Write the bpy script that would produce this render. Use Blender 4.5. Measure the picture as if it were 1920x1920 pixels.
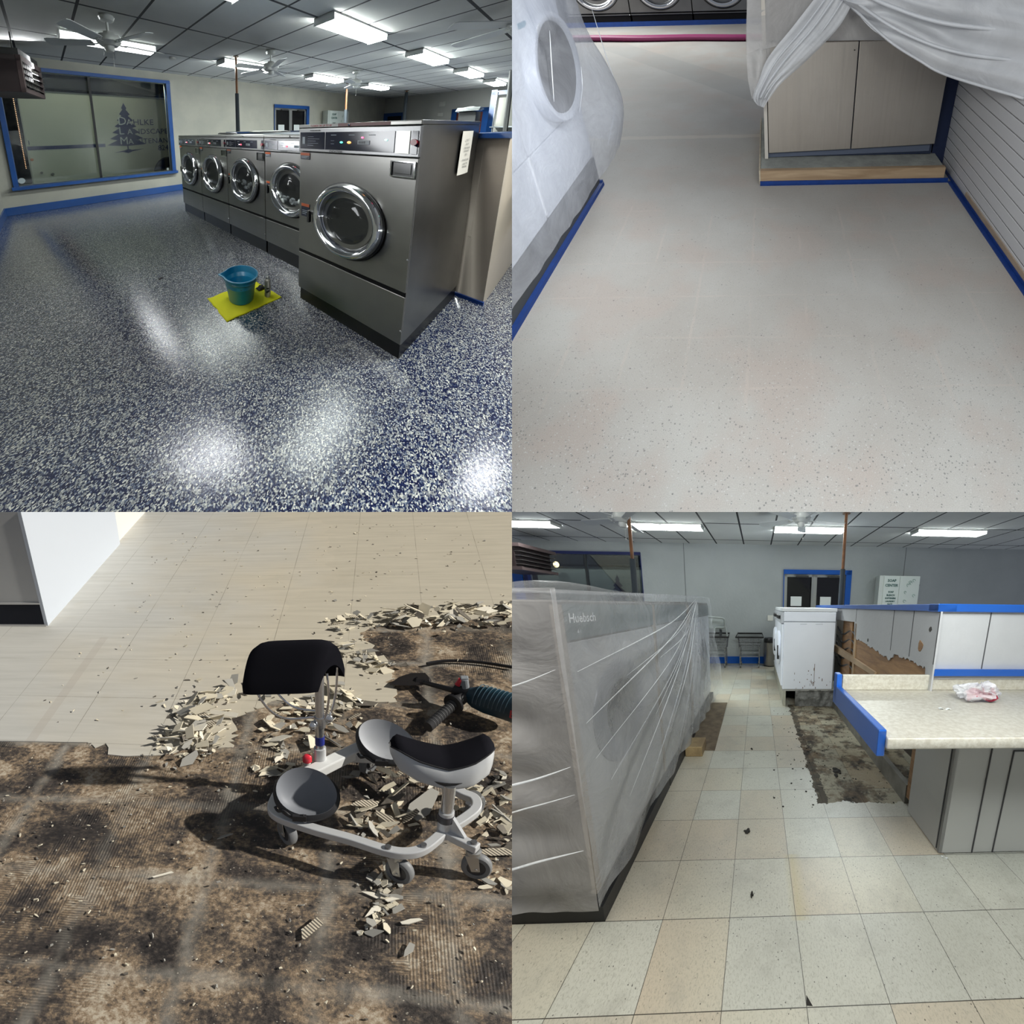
import bpy, bmesh, math, random
from mathutils import Vector, Matrix, noise
sc = bpy.context.scene
for o in list(bpy.data.objects):
    bpy.data.objects.remove(o)

# ------------------------------------------------------------------ camera
EYE = Vector((0, 0, 1.6))
cd = bpy.data.cameras.new('camera'); cam = bpy.data.objects.new('camera', cd)
sc.collection.objects.link(cam); sc.camera = cam
cd.sensor_width = 36; cd.lens = 36 * 900 / 1920; cd.clip_start = .02; cd.clip_end = 200
cam.location = EYE; cam.rotation_euler = (math.radians(90 - 22), 0, 0)

# ------------------------------------------------------------------ world, exposure
w = bpy.data.worlds.new('world'); sc.world = w; w.use_nodes = True
w.node_tree.nodes['Background'].inputs[0].default_value = (.80, .87, 1, 1)
w.node_tree.nodes['Background'].inputs[1].default_value = .23
sc.view_settings.view_transform = 'Standard'; sc.view_settings.look = 'None'
sc.view_settings.gamma = 1; sc.view_settings.exposure = 0; sc.view_settings.use_curve_mapping = False
cy = sc.cycles
cy.use_denoising = True; cy.max_bounces = 5; cy.diffuse_bounces = 3; cy.glossy_bounces = 3; cy.transparent_max_bounces = 16; cy.use_adaptive_sampling = True; cy.adaptive_threshold = .035; cy.adaptive_min_samples = 14; cy.caustics_reflective = False
cy.caustics_refractive = False; cy.sample_clamp_indirect = 6

# ------------------------------------------------------------------ the four rooms
# The picture is a two by two collage of four places.  Every place is laid out in its own metre
# frame (x to the right, y away, z up); (origin, x axis, y axis, z axis) puts that frame into the
# world.  The rooms meet along one upright and one level plane and are cut off there.
FRAMES = {
 'flake':    ((-0.55711, 2.47037, 1.39928), (0.17562, 1.08315, 0.32861), (-1.12234, 1.39640, 0.40208), (0.13878, -0.03619, 0.67584), -1, 1),
 'concrete': ((0.77167, 2.24103, 1.30084), (0.98247, -0.01343, 0.01268), (0.45597, 1.20358, 0.67727), (-0.30567, -0.31362, 0.66102), 1, 1),
 'stripped': ((-2.24962, 2.06964, 0.12452), (1.20184, -0.10890, 0.07056), (-0.15993, 0.69432, 0.08970), (0.16489, 0.03374, 1.24070), -1, -1),
 'tiled':    ((1.10236, 1.14231, -0.55470), (0.86346, 0.04218, -0.03850), (0.71552, 1.19429, -0.77737), (-0.15360, 0.05953, 0.96271), 1, -1),
}
UPN = Vector((0, math.sin(math.radians(22)), math.cos(math.radians(22))))   # normal of the level meeting plane
class Room: pass
R = Room()
def room(key):
    o, x, y, z, sx, sy = FRAMES[key]
    R.key = key
    R.M = Matrix(((x[0], y[0], z[0], o[0]), (x[1], y[1], z[1], o[1]), (x[2], y[2], z[2], o[2]), (0, 0, 0, 1)))
    R.inv = R.M.inverted()
    R.planes = [Vector((-sx, 0, 0)), UPN * -sy]            # outward normals
    R.col = bpy.data.collections.new('room ' + key); sc.collection.children.link(R.col)
def W(p): return R.M @ Vector(p)

# ------------------------------------------------------------------ materials
GROUPS = {}
def coord_group():
    """node group: shading point in the metre frame of the current room"""
    if R.key in GROUPS: return GROUPS[R.key]
    g = bpy.data.node_groups.new('metres ' + R.key, 'ShaderNodeTree')
    g.interface.new_socket('Vector', in_out='OUTPUT', socket_type='NodeSocketVector')
    n = g.nodes; l = g.links
    geo = n.new('ShaderNodeNewGeometry'); cmb = n.new('ShaderNodeCombineXYZ'); out = n.new('NodeGroupOutput')
    sub = n.new('ShaderNodeVectorMath'); sub.operation = 'SUBTRACT'
    sub.inputs[1].default_value = R.M.translation; l.new(geo.outputs['Position'], sub.inputs[0])
    for i in range(3):
        d = n.new('ShaderNodeVectorMath'); d.operation = 'DOT_PRODUCT'; d.inputs[1].default_value = R.inv[i][:3]
        l.new(sub.outputs[0], d.inputs[0]); l.new(d.outputs['Value'], cmb.inputs[i])
    l.new(cmb.outputs[0], out.inputs[0]); GROUPS[R.key] = g
    return g
class NT:
    def __init__(s, name):
        s.m = bpy.data.materials.new(name); s.m.use_nodes = True; s.n = s.m.node_tree.nodes; s.l = s.m.node_tree.links
        s.b = s.n['Principled BSDF']; s._rc = None
    @property
    def rc(s):
        if s._rc is None:
            g = s.n.new('ShaderNodeGroup'); g.node_tree = coord_group(); s._rc = g.outputs[0]
        return s._rc
    def put(s, sock, v):
        if isinstance(v, bpy.types.NodeSocket): s.l.new(v, sock)
        elif v is not None:
            if sock.type == 'RGBA' and len(v) == 3: v = (*v, 1)
            sock.default_value = v
    def new(s, t, **k):
        x = s.n.new(t)
        for a, v in k.items(): setattr(x, a, v)
        return x
    def scale(s, v, c=None):
        x = s.new('ShaderNodeVectorMath', operation='MULTIPLY'); s.put(x.inputs[0], c or s.rc); x.inputs[1].default_value = v if hasattr(v, '__len__') else (v,) * 3
        return x.outputs[0]
    def shift(s, v, c=None):
        x = s.new('ShaderNodeVectorMath', operation='ADD'); s.put(x.inputs[0], c or s.rc); s.put(x.inputs[1], v)
        return x.outputs[0]
    def noise(s, sc_, detail=4, rough=.55, c=None, dist=0, col=False):
        x = s.new('ShaderNodeTexNoise'); s.put(x.inputs['Vector'], s.scale(sc_, c)); x.inputs['Scale'].default_value = 1
        x.inputs['Detail'].default_value = detail; x.inputs['Roughness'].default_value = rough; x.inputs['Distortion'].default_value = dist
        return x.outputs['Color' if col else 'Fac']
    def vor(s, sc_, feature='F1', out='Distance', c=None, rand=1):
        x = s.new('ShaderNodeTexVoronoi', feature=feature); s.put(x.inputs['Vector'], s.scale(sc_, c)); x.inputs['Scale'].default_value = 1
        x.inputs['Randomness'].default_value = rand
        return x.outputs[out]
    def math(s, op, a, b=0, c=None):
        x = s.new('ShaderNodeMath', operation=op); s.put(x.inputs[0], a); s.put(x.inputs[1], b)
        if c is not None: s.put(x.inputs[2], c)
        return x.outputs[0]
    def ramp(s, f, stops, interp='LINEAR'):
        x = s.new('ShaderNodeValToRGB'); x.color_ramp.interpolation = interp; e = x.color_ramp.elements
        while len(e) < len(stops): e.new(.5)
        for i, (p, c) in enumerate(stops):
            e[i].position = p; e[i].color = (*((c,) * 3 if not hasattr(c, '__len__') else c), 1)
        s.put(x.inputs[0], f)
        return x.outputs[0]
    def mix(s, f, a, b, mode='MIX'):
        x = s.new('ShaderNodeMix', data_type='RGBA', blend_type=mode); s.put(x.inputs[0], f); s.put(x.inputs[6], a); s.put(x.inputs[7], b)
        return x.outputs[2]
    def sep(s, i, c=None):
        x = s.new('ShaderNodeSeparateXYZ'); s.put(x.inputs[0], c or s.rc); return x.outputs[i]
    def line(s, i, off, step, width, wob=None):
        """1 on lines of a grid: axis i, first line at off, spacing step"""
        a = s.sep(i)
        if wob is not None: a = s.math('ADD', a, wob)
        a = s.math('DIVIDE', s.math('SUBTRACT', a, off), step)
        a = s.math('PINGPONG', s.math('ADD', a, 400), .5)
        return s.math('LESS_THAN', a, width / step / 2)
    def bump(s, h, dist, strength=1):
        x = s.new('ShaderNodeBump'); x.inputs['Distance'].default_value = dist; x.inputs['Strength'].default_value = strength
        s.put(x.inputs['Height'], h); s.l.new(x.outputs[0], s.b.inputs['Normal'])
    def set(s, **k):
        al = {'col': 'Base Color', 'rough': 'Roughness', 'metal': 'Metallic', 'spec': 'Specular IOR Level', 'em': 'Emission Color', 'ems': 'Emission Strength', 'alpha': 'Alpha', 'trans': 'Transmission Weight', 'coat': 'Coat Weight', 'sheen': 'Sheen Weight'}
        for a, v in k.items(): s.put(s.b.inputs[al[a]], v)
        return s
MATS = {}
def mat(name, col=(.5, .5, .5), rough=.5, metal=0, var=None, bump=None, em=None, spec=None):
    """simple procedural paint: var=(scale, other colour), bump=(scale, distance), em=(colour, strength)"""
    key = R.key + name
    if key in MATS: return MATS[key]
    t = NT(name)
    c = col
    if var: c = t.mix(t.ramp(t.noise(var[0]), [(.35, 0), (.65, 1)]), col, var[1])
    t.set(col=c, rough=rough, metal=metal, spec=spec)
    if bump: t.bump(t.noise(bump[0]), bump[1])
    if em: t.set(em=em[0], ems=em[1])
    MATS[key] = t.m
    return t.m
def steel(name='brushed steel', col=(.52, .50, .46), rough=.3, axis=1, streak=.25):
    key = R.key + name
    if key in MATS: return MATS[key]
    t = NT(name); s = [3, 3, 3]; s[axis] = 1.5; s = [x if i == axis else 260 for i, x in enumerate(s)]
    n = t.noise(s, 3); big = t.noise(2.3, 3)
    t.set(col=t.mix(t.ramp(big, [(.3, 0), (.7, 1)]), tuple(c * (1 - streak) for c in col), col), metal=1,
          rough=t.ramp(n, [(.3, rough - .02), (.7, rough + .04)]))
    t.bump(n, .0002, .35); MATS[key] = t.m
    return t.m
def film(name, tint=(.86, .88, .9), amount=.45, wr=(6, .02), rough=.22):
    """thin translucent plastic sheeting"""
    key = R.key + name
    if key in MATS: return MATS[key]
    t = NT(name); n = t.noise(wr[0], 5, .6, dist=1.2); n2 = t.noise((wr[0] * 5, wr[0] * 5, wr[0] * 1.5), 2)
    t.set(col=tint, rough=rough, spec=.6); t.bump(t.math('ADD', n, t.math('MULTIPLY', n2, .15)), wr[1])
    tr = t.new('ShaderNodeBsdfTransparent'); tr.inputs[0].default_value = (.97, .98, 1, 1)
    tl = t.new('ShaderNodeBsdfTranslucent'); tl.inputs[0].default_value = (*tint, 1)
    m1 = t.new('ShaderNodeMixShader'); m1.inputs[0].default_value = .3
    t.l.new(t.b.outputs[0], m1.inputs[1]); t.l.new(tl.outputs[0], m1.inputs[2])
    mx = t.new('ShaderNodeMixShader')
    t.put(mx.inputs[0], t.ramp(n, [(.3, amount - .08), (.7, amount + .08)]))
    t.l.new(tr.outputs[0], mx.inputs[1]); t.l.new(m1.outputs[0], mx.inputs[2])
    t.l.new(mx.outputs[0], t.n['Material Output'].inputs[0]); MATS[key] = t.m
    return t.m
def glass(name, tint=(.8, .85, .85), refl=.1, rough=.02):
    key = R.key + name
    if key in MATS: return MATS[key]
    t = NT(name)
    tr = t.new('ShaderNodeBsdfTransparent'); tr.inputs[0].default_value = (*tint, 1)
    gl = t.new('ShaderNodeBsdfGlossy'); gl.inputs['Roughness'].default_value = rough
    mx = t.new('ShaderNodeMixShader'); mx.inputs[0].default_value = refl
    t.l.new(tr.outputs[0], mx.inputs[1]); t.l.new(gl.outputs[0], mx.inputs[2]); t.l.new(mx.outputs[0], t.n['Material Output'].inputs[0])
    MATS[key] = t.m
    return t.m

# ------------------------------------------------------------------ meshes
def frame_along(d):
    d = Vector(d).normalized(); a = Vector((0, 0, 1)) if abs(d.z) < .9 else Vector((1, 0, 0))
    u = d.cross(a).normalized(); return u, d.cross(u).normalized(), d
class MB:
    def __init__(s, m=None): s.v = []; s.f = []; s.mi = []; s.m = m or Matrix(); s.cur = 0
    def add(s, vs, fs):
        o = len(s.v); s.v += [s.m @ Vector(v) for v in vs]; s.f += [[i + o for i in f] for f in fs]; s.mi += [s.cur] * len(fs); return s
    def box(s, a, b):
        x0, y0, z0 = a; x1, y1, z1 = b
        return s.add([(x0, y0, z0), (x1, y0, z0), (x1, y1, z0), (x0, y1, z0), (x0, y0, z1), (x1, y0, z1), (x1, y1, z1), (x0, y1, z1)],
                     [(0, 3, 2, 1), (4, 5, 6, 7), (0, 1, 5, 4), (1, 2, 6, 5), (2, 3, 7, 6), (3, 0, 4, 7)])
    def hexa(s, p): return s.add(p, [(0, 3, 2, 1), (4, 5, 6, 7), (0, 1, 5, 4), (1, 2, 6, 5), (2, 3, 7, 6), (3, 0, 4, 7)])
    def rings(s, rings, close=False, cap=True, loop=True):
        n = len(rings[0]); vs = [p for r in rings for p in r]; fs = []
        m = len(rings)
        for i in range(m if close else m - 1):
            for j in range(n if loop else n - 1):
                a = i * n + j; b = i * n + (j + 1) % n; c = ((i + 1) % m) * n + (j + 1) % n; d = ((i + 1) % m) * n + j
                fs.append((a, b, c, d))
        if cap and not close and loop: fs += [tuple(range(n - 1, -1, -1)), tuple(range((m - 1) * n, m * n))]
        return s.add(vs, fs)
    def cyl(s, p, q, r, r2=None, n=14, cap=True):
        p = Vector(p); q = Vector(q); u, v, d = frame_along(q - p); r2 = r if r2 is None else r2
        ring = lambda c, rr: [c + (u * math.cos(t) + v * math.sin(t)) * rr for t in (2 * math.pi * i / n for i in range(n))]
        return s.rings([ring(p, r), ring(q, r2)], cap=cap)
    def tube(s, pts, r, n=8, close=False, flat=1):
        pts = [Vector(p) for p in pts]; rs = []; m = len(pts); prev = None
        for i, p in enumerate(pts):
            a = pts[(i - 1) % m] if (i or close) else p; b = pts[(i + 1) % m] if (i < m - 1 or close) else p
            d = (b - a).normalized()
            if prev is None: u, v, _ = frame_along(d)
            else:
                u = (prev - d * prev.dot(d)).normalized(); v = d.cross(u)
            prev = u; rr = r[i] if hasattr(r, '__len__') else r
            rs.append([p + (u * math.cos(t) + v * math.sin(t) * flat) * rr for t in (2 * math.pi * k / n for k in range(n))])
        return s.rings(rs, close=close)
    def bar(s, pts, wd, ht):
        """flat rectangular bar along a path, wd sideways (level), ht up"""
        pts = [Vector(p) for p in pts]; rs = []; m = len(pts)
        for i, p in enumerate(pts):
            d = (pts[min(i + 1, m - 1)] - pts[max(i - 1, 0)]).normalized(); sd = d.cross(Vector((0, 0, 1))).normalized() * wd / 2; up = sd.cross(d).normalized() * ht / 2
            rs.append([p - sd - up, p + sd - up, p + sd + up, p - sd + up])
        return s.rings(rs)
    def lathe(s, prof, c, ax=(0, 0, 1), n=32, close=False, sc=(1, 1)):
        c = Vector(c); u, v, d = frame_along(ax)
        if abs(Vector(ax).normalized().z) > .99: u, v, d = Vector((1, 0, 0)), Vector((0, 1, 0)), Vector((0, 0, 1))
        rs = [[c + d * h + (u * math.cos(t) * sc[0] + v * math.sin(t) * sc[1]) * r for t in (2 * math.pi * k / n for k in range(n))] for r, h in prof]
        return s.rings(rs, close=close, cap=False)
    def disc(s, c, ax, r, n=24):
        c = Vector(c); u, v, d = frame_along(ax)
        return s.add([c + (u * math.cos(t) + v * math.sin(t)) * r for t in (2 * math.pi * k / n for k in range(n))], [tuple(range(n))])
    def prism(s, poly, off):
        off = Vector(off); poly = [Vector(p) for p in poly]; n = len(poly)
        return s.add(poly + [p + off for p in poly], [tuple(range(n - 1, -1, -1)), tuple(range(n, 2 * n))] + [(i, (i + 1) % n, n + (i + 1) % n, n + i) for i in range(n)])
    def surf(s, fn, nu, nv, thick=0):
        """sheet fn(u,v) for u,v in 0..1; thick gives it a back"""
        P = [[Vector(fn(i / nu, j / nv)) for j in range(nv + 1)] for i in range(nu + 1)]
        vs = [p for r in P for p in r]; k = nv + 1
        fs = [(i * k + j, (i + 1) * k + j, (i + 1) * k + j + 1, i * k + j + 1) for i in range(nu) for j in range(nv)]
        if thick:
            N = []
            for i in range(nu + 1):
                for j in range(nv + 1):
                    a = P[min(i + 1, nu)][j] - P[max(i - 1, 0)][j]; b = P[i][min(j + 1, nv)] - P[i][max(j - 1, 0)]
                    c = a.cross(b); N.append(c.normalized() if c.length > 1e-9 else Vector((0, 0, 1)))
            o = len(vs); vs = vs + [p - q * thick for p, q in zip(vs, N)]
            fs = fs + [tuple(x + o for x in reversed(f)) for f in fs]
            edge = [(i * k, (i + 1) * k) for i in range(nu)] + [((i + 1) * k + nv, i * k + nv) for i in range(nu)] + [(j + 1, j) for j in range(nv)] + [(nu * k + j, nu * k + j + 1) for j in range(nv)]
            fs += [(b, a, a + o, b + o) for a, b in edge]
        return s.add(vs, fs)
    def ball(s, c, r, n=12):
        c = Vector(c); r = r if hasattr(r, '__len__') else (r, r, r); m = n // 2
        rs = [[c + Vector((r[0] * math.sin(a) * math.cos(t), r[1] * math.sin(a) * math.sin(t), r[2] * math.cos(a))) for t in (2 * math.pi * k / n for k in range(n))] for a in (math.pi * (.02 + .96 * i / m) for i in range(m + 1))]
        return s.rings(list(reversed(rs)))
    def text(s, txt, size, o, right, up, align='LEFT', depth=0, sx=1, shear=0, bold=0):
        cu = bpy.data.curves.new('t', 'FONT'); cu.body = txt; cu.size = size; cu.align_x = align; cu.extrude = depth; cu.resolution_u = 2; cu.shear = shear; cu.offset = bold
        ob = bpy.data.objects.new('t', cu); sc.collection.objects.link(ob); bpy.context.view_layer.update()
        me = ob.evaluated_get(bpy.context.evaluated_depsgraph_get()).to_mesh()
        r = Vector(right).normalized() * sx; u = Vector(up).normalized(); nn = Vector(right).normalized().cross(u); o = Vector(o)
        s.add([o + r * v.co.x + u * v.co.y + nn * v.co.z for v in me.vertices], [tuple(p.vertices) for p in me.polygons])
        bpy.data.objects.remove(ob); bpy.data.curves.remove(cu)
        return s

def thing(name, label, cat, loc, group=None):
    o = bpy.data.objects.new(name, None); o.empty_display_size = .1; R.col.objects.link(o); o.location = W(loc)
    return tag(o, label, cat, group)
def tag(o, label, cat=None, group=None, kind=None):
    if label: o['label'] = label
    if cat: o['category'] = cat
    if group: o['group'] = group
    if kind: o['kind'] = kind
    return o
def build(name, mb, m, parent=None, bevel=0, smooth=40, label=None, seg=2, cut=True, origin=None):
    """link a MB as one mesh object of the current room (cut at the meeting planes)"""
    bm = bmesh.new(); vs = [bm.verts.new(v) for v in mb.v]
    for f, mi in zip(mb.f, mb.mi):
        try: bm.faces.new([vs[i] for i in f]).material_index = mi
        except ValueError: pass
    bm.normal_update()
    if bevel:
        bmesh.ops.remove_doubles(bm, verts=bm.verts[:], dist=1e-5)
        bmesh.ops.recalc_face_normals(bm, faces=bm.faces[:])
        es = [e for e in bm.edges if len(e.link_faces) == 2 and e.calc_face_angle(0) > math.radians(38)]
        bmesh.ops.bevel(bm, geom=es, offset=bevel, offset_type='OFFSET', segments=seg, profile=.5, affect='EDGES', clamp_overlap=True)
    bm.normal_update()
    for f in bm.faces: f.smooth = True
    ca = math.radians(min(smooth, 15) if bevel else smooth)
    for e in bm.edges:
        if len(e.link_faces) == 2 and e.calc_face_angle(0) > ca: e.smooth = False
    for v in bm.verts: v.co = R.M @ v.co
    if cut:
        for n in R.planes:
            d = [(v.co - EYE).dot(n) for v in bm.verts]
            if d and max(d) > 1e-6:
                r = bmesh.ops.bisect_plane(bm, geom=bm.verts[:] + bm.edges[:] + bm.faces[:], dist=1e-7, plane_co=EYE, plane_no=n, clear_outer=True)
                for e in r['geom_cut']:
                    if isinstance(e, bmesh.types.BMEdge): e.smooth = False
                es = [e for e in r['geom_cut'] if isinstance(e, bmesh.types.BMEdge) and e.is_valid and e.is_boundary]
                if es and len(mb.f) > 4:
                    try: bmesh.ops.holes_fill(bm, edges=es, sides=0)
                    except Exception: pass
    if not bm.faces:
        bm.free(); return None
    base = parent.matrix_world.translation.copy() if parent and parent.type != 'EMPTY' else None
    if parent:
        org = WORLD_LOC[parent.name] if parent.name in WORLD_LOC else parent.location.copy()
    elif origin is not None: org = W(origin)
    else:
        lo = Vector((min(v.co[i] for v in bm.verts) for i in range(3))); hi = Vector((max(v.co[i] for v in bm.verts) for i in range(3)))
        org = Vector(((lo.x + hi.x) / 2, (lo.y + hi.y) / 2, lo.z))
    for v in bm.verts: v.co -= org
    me = bpy.data.meshes.new(name); bm.to_mesh(me); bm.free()
    for x in (m if isinstance(m, (list, tuple)) else [m]): me.materials.append(x)
    o = bpy.data.objects.new(name, me); R.col.objects.link(o)
    if parent: o.parent = parent
    else: o.location = org
    WORLD_LOC[o.name] = org
    if label: o['label'] = label
    return o
WORLD_LOC = {}
def solo(name, mb, m, label, cat, group=None, kind=None, **k):
    o = build(name, mb, m, None, **k)
    return tag(o, label, cat, group, kind) if o else None
def struct(name, mb, m, **k):
    o = build(name, mb, m, None, **k)
    return tag(o, None, kind='structure') if o else None
def lamp(name, kind, loc, power, size=(1, 1), target=None, color=(1, 1, 1), direction=None, spread=None):
    ld = bpy.data.lights.new(name, kind); ld.energy = power; ld.color = color
    if kind == 'AREA':
        ld.shape = 'RECTANGLE'; ld.size, ld.size_y = size
        if spread: ld.spread = math.radians(spread)
    o = bpy.data.objects.new(name, ld); R.col.objects.link(o); o.location = W(loc)
    d = (W(target) - W(loc)) if target is not None else (R.M.to_3x3() @ Vector(direction or (0, 0, -1)))
    o.rotation_euler = d.to_track_quat('-Z', 'Y').to_euler()
    # the rooms are separate places: a lamp lights its own room only
    o.light_linking.receiver_collection = R.col; o.light_linking.blocker_collection = R.col
    return o
def glow(o):
    if o: o.light_linking.receiver_collection = R.col; o.light_linking.blocker_collection = R.col
def Tf(o, x, y, z):
    o, x, y, z = map(Vector, (o, x, y, z))
    return Matrix(((x.x, y.x, z.x, o.x), (x.y, y.y, z.y, o.y), (x.z, y.z, z.z, o.z), (0, 0, 0, 1)))
def rnd(a, b): return random.uniform(a, b)
random.seed(7)

# ------------------------------------------------------------------ things that stand in more than one room
def ceiling_mat(name, x0, y0, col=(.74, .75, .73)):
    t = NT(name); g = t.math('MAXIMUM', t.line(0, x0, .6096, .030), t.line(1, y0, 1.2192, .034))
    c = t.mix(t.ramp(t.noise(1.3), [(.35, 0), (.65, 1)]), col, tuple(v * .9 for v in col))
    sp = t.ramp(t.vor(170, out='Distance'), [(.1, .82), (.3, 1)])
    t.set(col=t.mix(g, t.mix(1, c, sp, 'MULTIPLY'), (.012, .014, .02)), rough=.85)
    return t.m
def tube_light(x0, x1, y0, y1, z0, z1, label, strength, along=0):
    t = thing('ceiling_light', label, 'light fixture', ((x0 + x1) / 2, (y0 + y1) / 2, z1), 'fluorescent ceiling lights')
    h = MB(); h.box((x0, y0, z1 - .02), (x1, y1, z1)); h.box((x0, y0, z0), (x0 + .012, y1, z1)); h.box((x1 - .012, y0, z0), (x1, y1, z1)); build('housing', h, mat('fixture enamel', (.72, .74, .72), .4), t)
    d = MB()
    prof = [(0, .9), (.03, .25), (.12, 0), (.88, 0), (.97, .25), (1, .9)]
    d.rings([[(x, y0 + a * (y1 - y0), z0 + b * (z1 - z0 - .02)) for a, b in prof] for x in (x0 + .012, x1 - .012)], loop=False)
    glow(build('diffuser', d, mat('lit diffuser %g' % strength, (.9, .95, .95), .4, em=((.93, 1, .96), strength)), t, smooth=60))
    return t
def ceiling_fan(c, zc, ztop, ang, label, n=5, bl=.52, drop=.16, s=1.0, chain=True, col=(.70, .72, .70)):
    """c = (x, y), zc = height of the blades, ztop = ceiling"""
    x, y = c; t = thing('ceiling_fan', label, 'fan', (x, y, ztop), 'white five-blade ceiling fans')
    e = mat('fan enamel', col, .35)
    build('canopy', MB().lathe([(.0, 0), (.075 * s, 0), (.085 * s, -.02), (.07 * s, -.055), (.03 * s, -.07), (0, -.07)], (x, y, ztop)), e, t)
    build('downrod', MB().cyl((x, y, ztop - .06), (x, y, zc + .05), .014 * s), e, t)
    build('motor_housing', MB().lathe([(0, .10), (.05, .10), (.06, .075), (.115, .06), (.13, .035), (.13, -.01), (.105, -.035), (.09, -.05), (0, -.05)], (x, y, zc + .02)), e, t)
    build('switch_housing', MB().lathe([(0, 0), (.052, 0), (.055, -.035), (.04, -.06), (0, -.068)], (x, y, zc - .03), n=20), e, t)
    for i in range(n):
        a = ang + 2 * math.pi * i / n; u = Vector((math.cos(a), math.sin(a), 0)); v = Vector((-math.sin(a), math.cos(a), 0)); o = Vector((x, y, zc))
        def P(r, k, h=0): return o + u * r * s + v * k * s + Vector((0, 0, h + k * s * .22))
        b = MB(); pts = [P(.17, -.05), P(.2, -.058), P(bl - .05, -.07), P(bl - .01, -.055), P(bl, 0), P(bl - .01, .055), P(bl - .05, .07), P(.2, .058), P(.17, .05)]
        b.prism(pts, (0, 0, .007)); build('blade', b, mat('fan blade', (.62, .65, .66), .4), t)
        k = MB(); k.bar([P(.09, 0, .004), P(.14, 0, -.006), P(.20, 0, -.004)], .03, .006); k.bar([P(.17, -.035, -.004), P(.17, .035, -.004)], .02, .006); build('blade_bracket', k, e, t)
    if chain:
        m = MB()
        for i in range(9): m.ball((x + .03, y, zc - .09 - i * .016), .004, 6)
        m.cyl((x + .03, y, zc - .25), (x + .03, y, zc - .225), .006, .004, 8); build('pull_chain', m, mat('chain', (.75, .75, .72), .4), t)
    return t
def sprinkler_pole(x, y, zt, zm, zb, label, r=.022, copper=True):
    t = thing('pipe_column', label, 'pipe', (x, y, zb), 'pipes running from the machines up to the ceiling')
    build('upper_pipe', MB().cyl((x, y, zm - .02), (x, y, zt), r), mat('copper pipe', (.33, .15, .07), .42, .5, var=(9, (.22, .11, .06))), t)
    build('insulation', MB().cyl((x, y, zb), (x, y, zm), r * 1.75, r * 1.6), mat('foam sleeve', (.035, .045, .055), .8), t)
    build('flange', MB().cyl((x, y, zt - .012), (x, y, zt), r * 2.4), mat('pipe flange', (.2, .12, .08), .5), t)
    return t
def pine(mb, S, h, wid):
    """the tree mark: S(x, z) -> 3D point; tiered fir silhouette with a root line"""
    tiers = 7; L = []
    for i in range(tiers):
        z1 = h * (1 - i / tiers * .86); z0 = h * (1 - (i + 1) / tiers * .86); wa = wid * ((i + .15) / tiers) ** 1.05 * .55; wb = wid * ((i + 1) / tiers) ** 1.05
        L += [(wa, z1 - .02 * h), (wb, z0 + .01 * h), (wb * .86, z0)]
    pts = [(0, h)] + L + [(.03 * wid, .12 * h), (.03 * wid, .05 * h)] ; q = [(-a, b) for a, b in reversed(pts[1:])]
    poly = pts + q
    for a, b in zip(poly, poly[1:] + poly[:1]): pass
    rows = [pts[0]] + pts[1:]
    for (a, za), (b, zb) in zip(pts, pts[1:]):
        mb.add([S(-a, za), S(a, za), S(b, zb), S(-b, zb)], [(0, 1, 2, 3)])
    mb.add([S(-.75 * wid, -.01 * h), S(-.2 * wid, .03 * h), S(.0, .06 * h), S(.2 * wid, .035 * h), S(.85 * wid, .05 * h), S(.2 * wid, .0), S(0, -.03 * h), S(-.3 * wid, 0)], [tuple(range(8))])
def delivery_van(y, xL, top, logo_x, logo_h, zs, label):
    """box truck seen through the window; side face at y"""
    t = thing('box_truck', label, 'truck', (xL + 2, y, 0)); k = zs
    body = mat('truck paint', (.50, .50, .42), .5, var=(1.2, (.45, .455, .38)))
    build('cargo_box', MB().box((xL, y, .30), (xL + 4.6, y + 1.9, top)), body, t, bevel=.03)
    navy = mat('truck navy', (.012, .022, .10), .5)
    build('stripe', MB().box((xL + .02, y - .004, 1.09), (logo_x - .48, y, 1.165)), navy, t)
    S = lambda x, z: (logo_x + x, y - .006, .955 + z)
    m = MB(); pine(m, S, logo_h, .44); build('tree_emblem', m, navy, t)
    m = MB(); X = (1, 0, 0); Z = (0, 0, 1)
    for s1, s2, z, sz in (('D', 'AHLKE', 1.59, .27), ('L', 'ANDSCAPE', 1.37, .25), ('M', 'AINTENANCE', 1.135, .25)):
        m.cur = 1; m.text(s1, sz, (logo_x - .17, y - .012, z), X, Z); m.text(s2[:1], sz * .72, (logo_x + .02, y - .012, z), X, Z)
        m.cur = 0; m.text(s2[1:], sz * .72, (logo_x + .165, y - .012, z), X, Z, sx=1.08)
    m.text('824', .19, (logo_x + .72, y - .012, .945), X, Z); m.text('1', .12, (xL + .03, y - .012, 1.2), X, Z)
    build('lettering', m, [navy, mat('truck white lettering', (.55, .57, .56), .5)], t)
    w_ = MB().lathe([(.12, -.02), (.2, -.03), (.25, -.05), (.36, -.05), (.38, 0), (.38, .2)], (xL + 2.85, y - .0, .38), (0, 1, 0), 28)
    build('wheel', w_, mat('tyre', (.012, .012, .013), .8), t)
    build('marker_lamp', MB().cyl((xL + .06, y - .012, .9), (xL + .06, y, .9), .028), mat('amber lens', (.35, .1, .02), .4), t)
    for dx, z, r in ((.18, .62, .025), (.36, .57, .028)): build('fuel_cap', MB().cyl((xL + dx, y - .012, z), (xL + dx, y, z), r), mat('cap', (.14, .14, .13), .5), t)
    return t
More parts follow.
